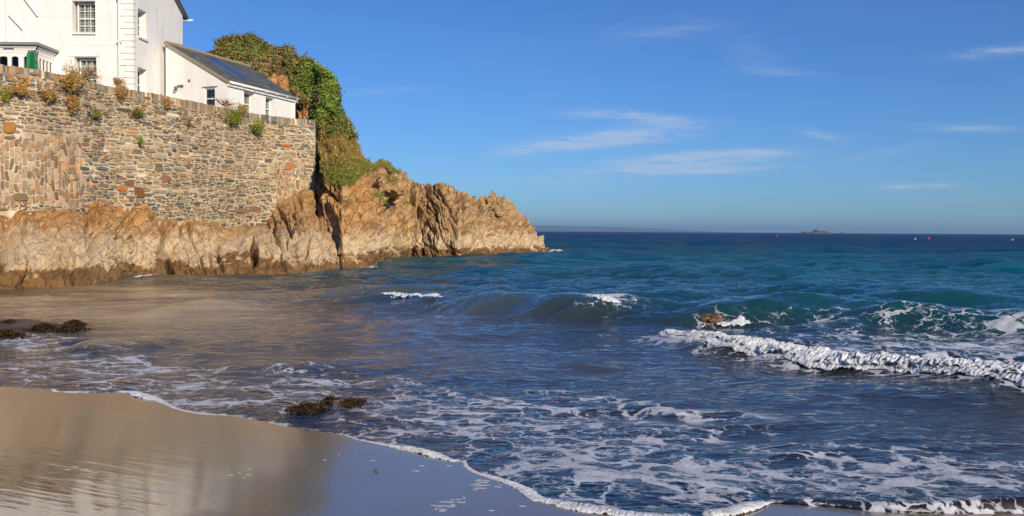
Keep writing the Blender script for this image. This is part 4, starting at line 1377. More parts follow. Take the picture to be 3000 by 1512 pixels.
# quoins: blocks round the corner
zq = 7.2; kq = 0
QH = 0.288
while zq + QH < EAV:
    wA, wB_ = (0.62, 0.34) if kq % 2 == 0 else (0.40, 0.50)
    q = MB()
    q.obox((hx0, hy0, 0), (-1, 0, 0), (0, 0, 1), (0, -1, 0), 0.0, wA, zq + 0.014, zq + QH - 0.014, -0.02, 0.045)
    q.obox((hx0, hy0, 0), (uB[0], uB[1], 0), (0, 0, 1), (nB[0], nB[1], 0), -0.045, 0.20, zq + 0.014, zq + QH - 0.014, -0.02, 0.045)
    q.build('quoin', MAT['render'], house)
    zq += QH; kq += 1
# pipes
dp_ = MB()
xp = P(348, 100, 41.85)[0]
dp_.tube([(xp, 41.86, 13.1), (xp, 41.86, 6.9)], 0.05)
for zc in (8.6, 10.6, 12.6):
    dp_.obox((xp, 41.86, zc), (1, 0, 0), (0, 0, 1), (0, 1, 0), -0.075, 0.075, -0.05, 0.05, -0.055, 0.13)
dp_.build('downpipe', MAT['pipe'], house)
for pts in ([(66, -12), (110, 47)], [(25, 43), (68, 88), (68, 140)], [(19, -20), (19, 122)]):
    pm = MB()
    pm.tube([P(x, y, 41.93) for x, y in pts], 0.045)
    pm.build('waste_pipe', MAT['pipe'], house)
bd = MB()
bd.obox((oA[0], hy0, 0), (1, 0, 0), (0, 0, 1), (0, -1, 0), ua(112), ua(210), zA(48), zA(46.5), -0.01, 0.012)
bd.build('string_course', MAT['render'], house)
bd = MB()
bd.obox((oA[0], hy0, 0), (1, 0, 0), (0, 0, 1), (0, -1, 0), ua(178), ua(340), zA(132), zA(130), -0.01, 0.014)
bd.build('string_course', MAT['render'], house)
lb = MB()
for (a, b, c, d) in opA[1:]:
    lb.obox((oA[0], hy0, 0), (1, 0, 0), (0, 0, 1), (0, -1, 0), a - 0.22, b + 0.18, d + 0.02, d + 0.27, -0.01, 0.03)
lb.build('lintel', MAT['render'], house)

# glazed bay on the house front
bay = thing('glazed_bay', P(60, 190, 40.6), 'white painted bay with arched panes and grey lead roof against the house front', 'bay window')
bx0, by0 = P(103, 140, 40.3)[0], 40.3
zr = float(P(50, 127, 40.3)[2])
bw = MB()
bl = 9.0
panesF = [(-3, 22), (33, 54), (69, 84)]
zP1 = float(P(40, 165, 40.3)[2])


def arch_panel(mb, o, u, n, length, z0, z1, arches, depth=0.07):
    """panel with round-headed openings, built as strips"""
    o3 = np.array([o[0], o[1], 0.]); u3 = np.array([u[0], u[1], 0.]); n3 = np.array([n[0], n[1], 0.]); zv = np.array([0, 0, 1.])
    cur = 0.0
    for (a, b, zt) in arches:
        mb.obox(o3, u3, zv, n3, cur, a, z0, z1, -depth, 0)
        r = min(0.12, (b - a) * 0.4)
        k = 8
        for i in range(k):
            ua_, ub_ = a + (b - a) * i / k, a + (b - a) * (i + 1) / k
            um = (ua_ + ub_) / 2
            e = max(0, r - min(um - a, b - um))
            zt2 = zt - (r - math.sqrt(max(0, r * r - e * e)))
            mb.obox(o3, u3, zv, n3, ua_, ub_, zt2, z1, -depth, 0)
        cur = b
    mb.obox(o3, u3, zv, n3, cur, length, z0, z1, -depth, 0)


of = (bx0 - bl, by0)
ubx = lambda px: float(P(px, 170, 40.3)[0] - of[0])
archF = [(ubx(a), ubx(b), zP1) for a, b in [(-95, -72), (-60, -38), *panesF]]
arch_panel(bw, of, (1, 0), (0, -1), bl, 6.9, zr - 0.30, archF)
ls = 41.98 - by0
archS = [(0.30 * k + 0.36, 0.30 * k + 0.56, zP1 - 0.02) for k in range(4)]
arch_panel(bw, (bx0, by0), (0.0, 1.0), (1, 0), ls, 6.9, zr - 0.30, archS)
bw.build('panelling', MAT['white'], bay)
en = MB()
for (z0, z1, pr) in ((zr - 0.30, zr - 0.20, 0.03), (zr - 0.20, zr - 0.12, 0.09), (zr - 0.42, zr - 0.39, 0.02)):
    en.obox((bx0, by0, 0), (-1, 0, 0), (0, 0, 1), (0, -1, 0), -pr, bl, z0, z1, -0.1, pr)
    en.obox((bx0, by0, 0), (0, 1, 0), (0, 0, 1), (1, 0, 0), 0.0, ls, z0, z1, -0.1, pr)
en.build('cornice', MAT['white'], bay)
rm = MB()
rm.prism([(bx0 - bl, by0 - 0.22, zr - 0.10), (bx0 + 0.22, by0 - 0.22, zr - 0.10), (bx0 + 0.22, 41.985, zr - 0.10), (bx0 - bl, 41.985, zr - 0.10)], (0, 0, 0.12))
rm.build('roof', MAT['lead'], bay)
sl = MB()
sl.obox((0, by0 - 0.031, 0), (1, 0, 0), (0, 0, 1), (0, -1, 0), P(7, 145, 40.2)[0], P(38, 145, 40.2)[0], zr - 0.285, zr - 0.215, 0, 0.004)
sl.build('vent_slot', MAT['pole'], bay)
for arch, o_, u_, n_ in ((archF, of, (1, 0), (0, -1)), (archS, (bx0, by0), (0, 1), (1, 0))):
    for (a, b, zt) in arch:
        g = MB()
        g.obox((o_[0], o_[1], 0), (*u_, 0), (0, 0, 1), (*n_, 0), a - 0.01, b + 0.01, 6.9, zt + 0.01, -0.062, -0.056)
        g.build('pane', MAT['glass'], bay)
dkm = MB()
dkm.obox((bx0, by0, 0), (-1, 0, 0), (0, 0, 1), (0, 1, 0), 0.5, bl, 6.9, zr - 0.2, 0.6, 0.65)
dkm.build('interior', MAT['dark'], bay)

# folded parasol
Yp = 36.5
pb = P(94, 205, Yp)
par = thing('parasol', (pb[0], Yp, 6.9), 'closed green garden parasol standing behind the wall by the bay', 'parasol')
cn = MB()
zt = P(94, 151, Yp)[2]
ring = []
for i, (zz_, r) in enumerate(((zt, 0.10), (zt - 0.15, 0.155), (zt - 0.6, 0.185), (zt - 1.2, 0.20), (zt - 1.55, 0.13))):
    ring.append([np.array([pb[0] + (r * (1 + 0.28 * (-1) ** j)) * math.cos(j * math.pi / 9), Yp + (r * (1 + 0.28 * (-1) ** j)) * math.sin(j * math.pi / 9), zz_ + (0.05 * (-1) ** j if i in (0, 4) else 0)]) for j in range(18)])
vs = [p for r in ring for p in r]
cn.add(vs, [(i * 18 + j, i * 18 + (j + 1) % 18, (i + 1) * 18 + (j + 1) % 18, (i + 1) * 18 + j) for i in range(4) for j in range(18)] + [tuple(range(18))])
cn.build('canopy', MAT['green'], par)
pl = MB()
pl.tube([(pb[0], Yp, 6.9), (pb[0], Yp, zt + 0.06)], 0.025)
pl.build('pole', MAT['pole'], par)
ar = MB()
q0 = P(111, 150, Yp - .05); q1 = P(106, 182, Yp - 0.05)
ar.tube([q0, q1], 0.035); ar.build('arm', MAT['pole'], par)

# ------------------------------------------------------------------ annex
E1 = P(667, 236, 43.5)
dE = np.array([0.345, 0.9386]); wE = np.array([0.9386, -0.345])     # along the eave, and from ridge to eave
zE = float(E1[2])
LE = 5.7; LW = 3.75; LR = 6.8
zR = float(P(486, 126, 43.5 + 0.345 * LW)[2])
annex = thing('annex', (E1[0] - 1, E1[1] + 2, 6.9), 'low white annex with grey slate roof and long blue skylight joined to the tall house', 'house')
an = MB()
oV = E1[:2] - wE * LW
nV = -dE
tV = lambda px: float(((px - CX) / F * oV[1] - oV[0]) / (wE[0] - (px - CX) / F * wE[1]))
opV = [(tV(601), tV(631), 7.75, float(P(615, 258, 43.9)[2]))]
panel_wall(an, oV, wE, nV, LW, 6.6, zE - 0.02, opV, reveal=0.16)
v3 = lambda xy, z: np.array([xy[0], xy[1], z])
an.poly([v3(oV, zE - 0.02), v3(E1[:2], zE - 0.02), v3(oV, zR - 0.06)])
oW = E1[:2]
tW = lambda px: float(((px - CX) / F * oW[1] - oW[0]) / (dE[0] - (px - CX) / F * dE[1]))
zwt = float(P(716, 267, 44.75)[2])
opW = [(tW(716), tW(746), 7.6, zwt), (tW(779), tW(803), 7.6, zwt - 0.03)]
panel_wall(an, oW, dE, wE, LE, 6.6, zE - 0.02, opW, reveal=0.34)
E2 = oW + dE * LE; R2 = oV + dE * LR
an.quad(v3(E2, 6.6), v3(R2, 6.6), v3(R2, zR - 0.06), v3(E2, zE - 0.02))
an.quad(v3(R2, 6.6), v3(oV, 6.6), v3(oV, zR - 0.06), v3(R2, zR - 0.06))
an.build('wall', MAT['render'], annex)
window(annex, oV, wE, nV, opV[0][0], opV[0][1], opV[0][2], opV[0][3], 0.12, (0, 1), True, False, 0.055)
for (a, b, c, d) in opW:
    window(annex, oW, dE, wE, a + 0.01, b - 0.01, c, d - 0.01, 0.30, (0, 1), True, False, 0.06)
hm = MB()
hm.obox(v3(oV, 0), (*wE, 0), (0, 0, 1), (*nV, 0), opV[0][0] - 0.1, opV[0][1] + 0.16, opV[0][3] + 0.04, opV[0][3] + 0.075, -0.02, 0.05)
hm.build('drip_mould', MAT['verge'], annex)
# roof: slab plus slates
s_dn = np.array([wE[0] * LW, wE[1] * LW, zE - zR]); SLN = np.linalg.norm(s_dn); s_dn /= SLN
rdir = np.array([dE[0], dE[1], 0.0]); rn = np.cross(rdir, s_dn); rn = rn if rn[2] > 0 else -rn
Ro = v3(oV, zR)
rb = MB()
rb.cur = srgb(80, 84, 88)
rb.prism([Ro - rdir * 0.06, Ro + rdir * LR, Ro + rdir * (LE + 0.12) + s_dn * (SLN + 0.14), Ro - rdir * 0.06 + s_dn * (SLN + 0.14)], -rn * 0.08)
roof = rb.build('roof', MAT['slate'], annex)
sm = MB()
nrow = 19; rh = (SLN + 0.14) / nrow
SLATES = 0
for i in range(nrow):
    f0 = i * rh; f1 = f0 + rh
    tm = LR + (LE + 0.12 - LR) * (f0 + rh) / (SLN + 0.14)
    t = -0.05 - (0.12 if i % 2 else 0)
    while t < tm:
        w = 0.26
        t0, t1 = max(t, -0.05), min(t + w - 0.008, tm)
        if t1 - t0 > 0.03:
            g = random.uniform(0.8, 1.2)
            sm.cur = tuple(x * g for x in random.choice([srgb(92, 100, 104), srgb(100, 104, 102), srgb(82, 92, 98), srgb(112, 112, 106)]))
            ti = random.uniform(0, 0.006)
            A0 = Ro + rdir * t0 + s_dn * f0 + rn * 0.006; A1 = Ro + rdir * t1 + s_dn * f0 + rn * 0.006
            B1 = Ro + rdir * t1 + s_dn * (f1 + 0.01) + rn * (0.022 + ti); B0 = Ro + rdir * t0 + s_dn * (f1 + 0.01) + rn * (0.022 + ti)
            sm.prism([A0, A1, B1, B0], -rn * 0.012)
        t += w
sm.build('slates', MAT['slate'], roof, kind='stuff')
rc = MB()
rc.tube([Ro - rdir * 0.05 + rn * 0.02, Ro + rdir * LR + rn * 0.02], 0.085, 10)
rc.build('ridge_tiles', MAT['verge'], annex)
ve = MB()
ve.obox(Ro, s_dn, rn, -rdir, 0, SLN + 0.12, -0.10, 0.035, 0.0, 0.07)
ve.build('verge', MAT['verge'], annex)
fl = MB()
q0 = P(486, 124, 44.75); q1 = P(536, 136, 47.0)
fl.obox(q0, (q1 - q0) / np.linalg.norm(q1 - q0), (0, 0, 1), np.array([wE[0], wE[1], 0]), 0, np.linalg.norm(q1 - q0), -0.22, 0.06, -0.05, 0.06)
fl.build('flashing', MAT['verge'], annex)
fa = MB()
fa.obox(v3(oW, 0), rdir, (0, 0, 1), (*wE, 0), -0.03, LE + 0.12, zE - 0.27, zE - 0.08, 0.0, 0.10)
fa.build('fascia', MAT['white'], annex)
gu = MB()
ga = v3(oW, zE - 0.09) + v3(wE * 0.17, 0)
gu.tube([ga - rdir * 0.06, ga + rdir * (LE + 0.2)], 0.062, 10)
gut = gu.build('gutter', MAT['white'], annex, smooth=True)
for k in range(7):
    b_ = MB(); c_ = ga + rdir * (0.1 + k * 0.92)
    b_.obox(c_, rdir, (0, 0, 1), (*wE, 0), -0.02, 0.02, -0.075, 0.02, -0.075, 0.07)
    b_.build('bracket', MAT['white'], gut)
dw = MB()
d0 = v3(oW, 0) + rdir * (LE - 0.12) + v3(wE * 0.06, 0)
dw.tube([ga + rdir * (LE + 0.05) - np.array([0, 0, 0.03]), v3(d0[:2], zE - 0.38), v3(d0[:2], 6.9)], 0.04)
dw.build('downpipe', MAT['pipe'], annex)
# skylight
sk = [Pplane(np.array(x, float), np.array(y, float), Ro + rn * 0.07, rn) for x, y in ((596, 164), (645, 176), (732, 233), (706, 229))]
sk = [np.array(p) for p in sk]
loc = [(float((p - Ro) @ rdir), float((p - Ro) @ s_dn)) for p in sk]
t0, t1 = min(l[0] for l in loc), max(l[0] for l in loc)
f0, f1 = np.mean([loc[0][1], loc[1][1]]), np.mean([loc[2][1], loc[3][1]])
tA, tBq = np.mean([loc[0][0], loc[3][0]]), np.mean([loc[1][0], loc[2][0]])
fr_ = MB()
for (a0, a1, b0, b1) in ((tA - 0.07, tA, f0 - 0.07, f1 + 0.07), (tBq, tBq + 0.07, f0 - 0.07, f1 + 0.07), (tA, tBq, f0 - 0.07, f0), (tA, tBq, f1, f1 + 0.07)):
    fr_.obox(Ro, rdir, s_dn, rn, a0, a1, b0, b1, 0.0, 0.085)
skl = fr_.build('skylight', MAT['pole'], annex)
gp = MB()
gp.obox(Ro, rdir, s_dn, rn, tA + 0.002, tBq - 0.002, f0 + 0.002, f1 - 0.002, 0.04, 0.06)
mg, ntg = new_mat('skylight_glass')
ntg.out(principled(ntg, (0.004, 0.012, 0.05), 0.05, **{'Specular IOR Level': 1.0, 'Coat Weight': 1.0}).outputs[0])
gp.build('pane', mg, skl)
# vent brick and lamp
ub = tV(556); zc = float(P(556, 236, 44.2)[2])
vb = MB()
vb.obox(v3(oV, 0), (*wE, 0), (0, 0, 1), (*nV, 0), ub - 0.075, ub + 0.075, zc - 0.075, zc + 0.075, -0.02, 0.012)
for k in range(3):
    vb.obox(v3(oV, 0), (*wE, 0), (0, 0, 1), (*nV, 0), ub - 0.06, ub + 0.06, zc - 0.05 + k * 0.04, zc - 0.03 + k * 0.04, 0.012, 0.022)
vb.build('vent_brick', MAT['terracotta'], annex)
ul = tV(528); zl = float(P(528, 252, 44.4)[2])
lo = v3(oV + wE * ul, zl)
lampt = thing('wall_lamp', lo, 'grey outside lamp on a short arm on the annex gable wall', 'lamp')
l1 = MB(); l1.tube([lo + v3(wE * 0.2 + nV * 0.05, 0.02), lo + v3(nV * 0.10, 0.02), lo + v3(-wE * 0.05 + nV * 0.14, -0.05)], 0.035); l1.build('arm', MAT['lamp'], lampt)
l2 = MB(); c_ = lo + v3(-wE * 0.10 + nV * 0.15, -0.06)
l2.tube([c_ + np.array([0, 0, 0.05]), c_ + np.array([0, 0, -0.03]), c_ + np.array([-0.02, 0, -0.16])], [0.05, 0.10, 0.07], 10); l2.build('lamp_head', MAT['lamp'], lampt, smooth=True)
l3 = MB(); l3.obox(lo, (*wE, 0), (0, 0, 1), (*nV, 0), 0.10, 0.24, -0.06, 0.06, 0.0, 0.05); l3.build('back_plate', MAT['lamp'], lampt)


# ------------------------------------------------------------------ vegetation
def leaf_cloud(pts, nrm, size, cols, aspect=1.6, up=0.2):
    n = len(pts)
    r = RNG.normal(size=(n, 3)) * 0.75 + nrm
    r /= np.linalg.norm(r, axis=1, keepdims=True)
    a = np.cross(r, RNG.normal(size=(n, 3))); a /= np.linalg.norm(a, axis=1, keepdims=True) + 1e-9
    b = np.cross(r, a)
    a = a * (size * aspect * 0.5)[:, None]; b = b * (size * 0.5)[:, None]
    V = np.stack([pts - a, pts + b * 0.9, pts + a, pts - b * 0.9], 1).reshape(-1, 3)
    Q = np.arange(n * 4).reshape(n, 4)
    return V, Q, np.repeat(cols, 4, 0)


LEAFK = 2.0


def pick_cols(n, base, var=0.3):
    base = np.array([srgb(*b) for b in base])
    k = RNG.integers(0, len(base), n)
    return base[k] * LEAFK * RNG.uniform(1 - var, 1 + var, (n, 1)) * RNG.uniform(0.92, 1.08, (n, 3))


# hillside shrubs grow out of the bank of the headland
HF = HG[:HR]; HNF = HN[:HR]
hpx, hpy = proj(HF)
tone = fbm2(HF[..., 0] * 0.5, HF[..., 2] * 0.5, 4, 66)
SHRUB_DEF = [  # photo pixel centre, palette, label
    (665, 150, [(112, 104, 52), (122, 92, 62), (92, 108, 36), (126, 96, 78), (84, 104, 36)], 'bushy shrub with reddish brown tips directly above the slate roof ridge'),
    (725, 150, [(92, 108, 38), (108, 106, 50), (120, 92, 68), (84, 104, 36)], 'olive shrub with russet twigs along the crest of the bank'),
    (745, 210, [(120, 104, 66), (136, 118, 80), (104, 96, 54)], 'dry grey brown leafless shrub hanging over the bare ochre soil behind the annex roof'),
    (810, 165, [(84, 104, 34), (104, 104, 46), (120, 84, 72)], 'dome of green bramble with a purple brown top on the crest'),
    (860, 225, [(90, 106, 42), (102, 114, 48), (114, 106, 58)], 'yellow green ivy mass in the middle of the bank'),
    (930, 250, [(86, 112, 36), (100, 122, 42), (72, 94, 32), (112, 108, 54)], 'bright green ivy on the seaward shoulder of the bank'),
    (880, 300, [(112, 98, 56), (92, 96, 42), (130, 104, 62)], 'brownish bramble tangle just above the ochre cut at the annex corner'),
    (955, 320, [(80, 106, 34), (94, 116, 40), (66, 88, 28), (104, 102, 50)], 'deep green ivy curtain falling towards the wall end'),
    (1000, 370, [(88, 98, 40), (112, 98, 54), (76, 90, 36)], 'lowest green ivy on the steep edge of the bank'),
]
cent = np.array([d[:2] for d in SHRUB_DEF], float)
yl_low = np.interp(hpx, [600, 700, 760, 830, 870, 900, 935, 965, 1000, 1030, 1045], [220, 240, 240, 200, 300, 345, 370, 400, 405, 420, 420])
bare_m = np.exp(-((hpx - 815) / 40) ** 2 - ((hpy - 250) / 40.0) ** 2) + np.exp(-((hpx - 885) / 46) ** 2 - ((hpy - 336) / 24.0) ** 2)
ok = (hpy < yl_low + 20 * tone) & (hpx < 1050) & (hpx > 636) & (bare_m < 0.45)
ii = np.argwhere(ok)
wts = 1.0 / (1 + 0 * ii[:, 0])
NL = 60000
sel = ii[RNG.integers(0, len(ii), NL)]
pt = HF[sel[:, 0], sel[:, 1]]; nm = HNF[sel[:, 0], sel[:, 1]]
lump = 0.5 * fbm3(pt * 0.55, 3, 5) + 0.35 * fbm3(pt * 1.6, 2, 8)
hgt = np.clip(lump, -0.3, 1.0) * 0.50 + 0.18
deep = RNG.random(NL) ** 0.6
pt = pt + nm * (hgt * deep)[:, None] * 1.0 + np.array([0, 0, 0.15]) * deep[:, None] + RNG.normal(size=(NL, 3)) * 0.10
spx, spy = proj(pt)
own = np.argmin((spx[:, None] - cent[None, :, 0] + 70 * tone[sel[:, 0], sel[:, 1]][:, None]) ** 2 + (spy[:, None] - cent[None, :, 1]) ** 2, 1)
for k, (cx, cy, pal, lab) in enumerate(SHRUB_DEF):
    m_ = own == k
    p_ = pt[m_]; n_ = nm[m_]
    if not len(p_): continue
    cl = pick_cols(len(p_), pal, 0.35)
    cl = cl * (0.85 + 0.45 * np.clip(fbm3(p_ * 1.1, 2, 15), -0.6, 0.6))[:, None]
    sz = RNG.uniform(0.06, 0.15, len(p_))
    V, Q, C = leaf_cloud(p_, n_ + np.array([0, -0.3, 0.5]), sz, cl)
    base = p_[np.argmin(p_[:, 2])]
    sh = thing('shrub', p_.mean(0), lab, 'shrub', 'shrubs on the bank behind the annex')
    np_mesh('foliage', V, Q, MAT['leaf'], sh, cols=C, smooth=False)
    tw = MB()
    for _ in range(34):
        i = RNG.integers(0, len(p_))
        d_ = n_[i] * 0.6 + np.array([RNG.normal() * .3, RNG.normal() * .3, 0.8])
        d_ = d_ / np.linalg.norm(d_) * RNG.uniform(0.25, 0.6)
        tw.tube([p_[i] - d_ * 0.9, p_[i] + d_ * 0.5], [0.02, 0.006], 4, False)
    tw.build('twigs', MAT['twig'], sh, kind='stuff')

# grass on the slope below the shrubs and on the headland ledges: thin blades
yl2 = np.interp(hpx, [560, 930, 960, 1020, 1050, 1070, 1090, 1120, 1150, 1200, 1300], [300, 400, 540, 548, 520, 500, 500, 486, 488, 300, 300])
gr_ok = (hpy < yl2 + 10 * tone) & (hpy > yl_low - 25) & (hpx > 920) & (hpx < 1180)
crev = (hpx > 1090) & (hpx < 1240) & (tone > 0.25) & (hpy < 600) & (RNG.random(hpx.shape) < 0.35)
ii = np.argwhere(gr_ok | crev)
NB = 30000
sel = ii[RNG.integers(0, len(ii), NB)]
pt = HF[sel[:, 0], sel[:, 1]] + RNG.normal(size=(NB, 3)) * 0.06 + HNF[sel[:, 0], sel[:, 1]] * 0.03
gpx, gpy = proj(pt)
tn = tone[sel[:, 0], sel[:, 1]]
grn = sstep(430, 530, gpy) * 0.8 + 0.45 * tn + RNG.normal(size=NB) * 0.15
cl = np.where((grn > 0.45)[:, None], pick_cols(NB, [(96, 102, 42), (114, 114, 50), (88, 94, 38)], 0.3), pick_cols(NB, [(128, 106, 62), (112, 94, 52), (146, 122, 76), (98, 96, 46)], 0.3))
ln = RNG.uniform(0.07, 0.19, NB); wd = RNG.uniform(0.014, 0.032, NB)
dr = HNF[sel[:, 0], sel[:, 1]] * 0.7 + np.array([0, -0.1, 0.5]) + RNG.normal(size=(NB, 3)) * 0.35
dr /= np.linalg.norm(dr, axis=1, keepdims=True)
sdv = np.cross(dr, RNG.normal(size=(NB, 3))); sdv /= np.linalg.norm(sdv, axis=1, keepdims=True)
V = np.stack([pt - sdv * wd[:, None], pt + sdv * wd[:, None], pt + dr * ln[:, None] + sdv * (wd * 0.2)[:, None], pt + dr * ln[:, None] - sdv * (wd * 0.2)[:, None]], 1).reshape(-1, 3)
g_ = np_mesh('grass', V, np.arange(NB * 4).reshape(NB, 4), MAT['leaf'], cols=np.repeat(cl, 4, 0), smooth=False)
tag(g_, 'green and straw coloured grass on the slope between wall end and headland', 'grass', kind='stuff')


# plants rooted in the wall
def wall_plant(px, py, w, h, kind, label, off=0.12, n=None, hang=0.0):
    s, z = wall_s_at_px(px, py)
    p0 = wall_pt(s, z, off)
    sc = p0[1] / F
    W, H = w * sc * 0.66, h * sc * 0.66
    t = np.array([np.interp(s, _ss, _tx), np.interp(s, _ss, _ty), 0]); nn = np.array([t[1], -t[0], 0])
    o = thing('wall_plant', p0 - np.array([0, 0, H * 0.6]), label, 'plant', 'plants growing in the stone wall')
    pal = {'dry': [(142, 112, 66), (160, 128, 82), (116, 92, 54), (122, 110, 60)], 'pink': [(154, 124, 96), (170, 140, 122), (134, 110, 72), (124, 112, 64)], 'green': [(92, 112, 36), (112, 124, 46), (126, 112, 56), (74, 92, 30)], 'bright': [(80, 128, 24), (98, 142, 34), (60, 96, 22)], 'moss': [(78, 84, 34), (104, 104, 40), (60, 62, 30)]}[kind]
    n = n or int((500 + w * h * 0.8) * (0.35 if kind == 'pink' else 1.0))
    r = np.minimum(np.abs(RNG.normal(size=n)) * 0.5, 1.25); th = RNG.random(n) * 2 * np.pi; ph = RNG.random(n) * np.pi
    r = r * (0.75 + 0.5 * perlin2(np.cos(th) * 1.3 + px, np.sin(th) * 1.3 + py, 77))
    a = r * np.cos(th); b = r * np.sin(th)
    lb_ = fbm2(a * 2.2 + px, b * 2.2 + py, 2, 78)
    a = a + 0.25 * lb_
    zz_ = b * H
    aa = a * W * np.where(b > 0, 1.0, np.maximum(0.2, 1 - hang * np.abs(b)))
    dd = np.abs(np.sin(ph)) * np.sqrt(np.clip(1 - r ** 2, 0.02, 1)) * min(W, H) * 0.55 + 0.02
    # the wall recedes, so widths along it are longer than they look
    along = 1.0 / max(0.45, abs(t[0] - t[1] * p0[0] / p0[1]))
    pts = p0 + np.outer(aa * along, t) + np.outer(dd, nn) + np.outer(zz_, [0, 0, 1])
    V, Q, C = leaf_cloud(pts, np.tile(nn + [0, 0, 0.5], (n, 1)), RNG.uniform(0.018, 0.045, n), pick_cols(n, pal, 0.4), 2.6)
    np_mesh('foliage', V, Q, MAT['leaf'], o, cols=C, smooth=False)
    tw = MB()
    root = p0 - np.array([0, 0, H * 0.7]) - nn * 0.08
    for _ in range(26 if kind != 'pink' else 60):
        i = RNG.integers(0, n)
        e = pts[i] + (pts[i] - root) * (0.12 if kind != 'pink' else 0.35)
        tw.tube([root + (pts[i] - root) * (0.0 if kind != 'pink' else 0.2), (root + e) / 2 + nn * 0.06, e], [0.014, 0.010, 0.004], 4, False)
    tw.build('stems', MAT['twig'], o, kind='stuff')
    return o


wall_plant(195, 235, 62, 70, 'dry', 'largest dry brown plant hanging from the wall top under the bay', off=0.2, hang=0.2)
wall_plant(203, 300, 36, 50, 'dry', 'narrow dry brown tail of growth below the largest hanging plant', off=0.15, hang=0.4)
wall_plant(262, 215, 90, 46, 'pink', 'dry flower heads with pinkish stalks on the wall top before the lower house window', off=-0.1)
wall_plant(352, 238, 44, 24, 'pink', 'small dry flower heads on the wall top at the foot of the downpipe', off=-0.1)
wall_plant(55, 262, 60, 48, 'dry', 'brown bushy plant on the wall face below the big blue grey stones')
wall_plant(14, 278, 30, 34, 'green', 'olive tuft on the wall at the left edge of the picture')
wall_plant(135, 275, 44, 40, 'dry', 'thin dry plant between the two big brown clumps on the wall')
wall_plant(352, 268, 30, 46, 'dry', 'withered stalks hanging below the coping under the quoined corner', hang=0.5)
wall_plant(485, 300, 20, 30, 'dry', 'small withered tuft below the coping under the lamp')
wall_plant(275, 333, 26, 26, 'green', 'small green tuft in the wall below the dry tail')
wall_plant(395, 330, 42, 30, 'moss', 'dark mossy growth round a drain hole in the wall', n=500)
wall_plant(408, 332, 24, 16, 'bright', 'bright green leaves beside the mossy drain hole', n=160)
wall_plant(405, 412, 22, 36, 'bright', 'little bright green creeper in the middle of the wall', n=120)
wall_plant(675, 342, 46, 56, 'green', 'larger round green bush growing from the wall below the annex window', off=0.2)
wall_plant(745, 373, 42, 46, 'green', 'smaller round green bush further along the wall towards its end', off=0.2)
wall_plant(705, 318, 30, 34, 'dry', 'brown plant on the coping just above the two green bushes', off=0.05)
wall_plant(665, 300, 70, 20, 'pink', 'low dry flower heads on the coping under the annex corner', off=-0.1)
wall_plant(548, 362, 14, 20, 'moss', 'tiny tuft in the wall beside the pale water stain', n=90)

# drain stubs in the wall
for (x, y) in ((409, 352),):
    s, z = wall_s_at_px(x, y)
    q = MB(); p0 = wall_pt(s, z, 0); t = np.array([np.interp(s, _ss, _tx), np.interp(s, _ss, _ty), 0]); nn = np.array([t[1], -t[0], 0])
    q.tube([p0 - nn * 0.1, p0 + nn * 0.16], 0.065, 10); q.build('drain_pipe', MAT['terracotta'], wall)


# ------------------------------------------------------------------ rocks, weed, buoys, islet
def boulder(name, cx, cy, z0, rx, ry, rz, seed, mat, label, cat, n=40, parent=None, amp=0.3):
    th, ph = np.meshgrid(np.linspace(0, 2 * np.pi, n * 2), np.linspace(0.02, np.pi - 0.02, n))
    d = np.stack([np.sin(ph) * np.cos(th), np.sin(ph) * np.sin(th), np.cos(ph)], -1)
    r = 1 + amp * fbm3(d * 1.6 + seed, 4, seed)
    p = d * r[..., None] * np.array([rx, ry, rz]) + np.array([cx, cy, z0])
    o = np_mesh(name, p, grid_quads(n, n * 2)[:, ::-1], mat, parent, attrs={'orange': np.full(p.shape[:2], .8), 'turf': np.zeros(p.shape[:2])})
    return tag(o, label, cat)


def seaweed(cx, cy, zf, W, D, H, n, label, pal, parent=None, name='seaweed'):
    pts = np.stack([cx + RNG.normal(size=n) * W * 0.42, cy + RNG.normal(size=n) * D * 0.42, np.zeros(n)], -1)
    rr = np.exp(-((pts[:, 0] - cx) / W) ** 2 * 1.5 - ((pts[:, 1] - cy) / D) ** 2 * 1.5)
    pts[:, 2] = zf + RNG.random(n) * H * rr
    V, Q, C = leaf_cloud(pts, np.tile([0, -0.6, 0.6], (n, 1)), RNG.uniform(0.010, 0.022, n), pick_cols(n, pal, 0.5) * 0.38, 3.2)
    o = np_mesh(name, V, Q, MAT['weed'], parent, cols=C, smooth=False)
    return tag(o, label, 'seaweed', 'seaweed clumps in the shallows') if label else o


WEEDP = [(24, 16, 8), (46, 30, 10), (70, 44, 12), (30, 24, 12), (96, 70, 18)]
for (x, y, w, h, dpt, n, lab) in ((905, 1196, 118, 0.045, 0.20, 1500, 'largest dark brown seaweed clump washed to the swash edge'), (1035, 1178, 72, 0.025, 0.22, 600, 'smaller flat seaweed clump to the seaward side of the largest'), (965, 1169, 36, 0.03, 0.12, 200, 'tiny scrap of seaweed behind the largest clump')):
    q = Pz(np.array(float(x)), np.array(float(y)), 0.04)
    seaweed(q[0], q[1], 0.03, w * q[1] / F * 0.46, dpt, h, n, lab, WEEDP)
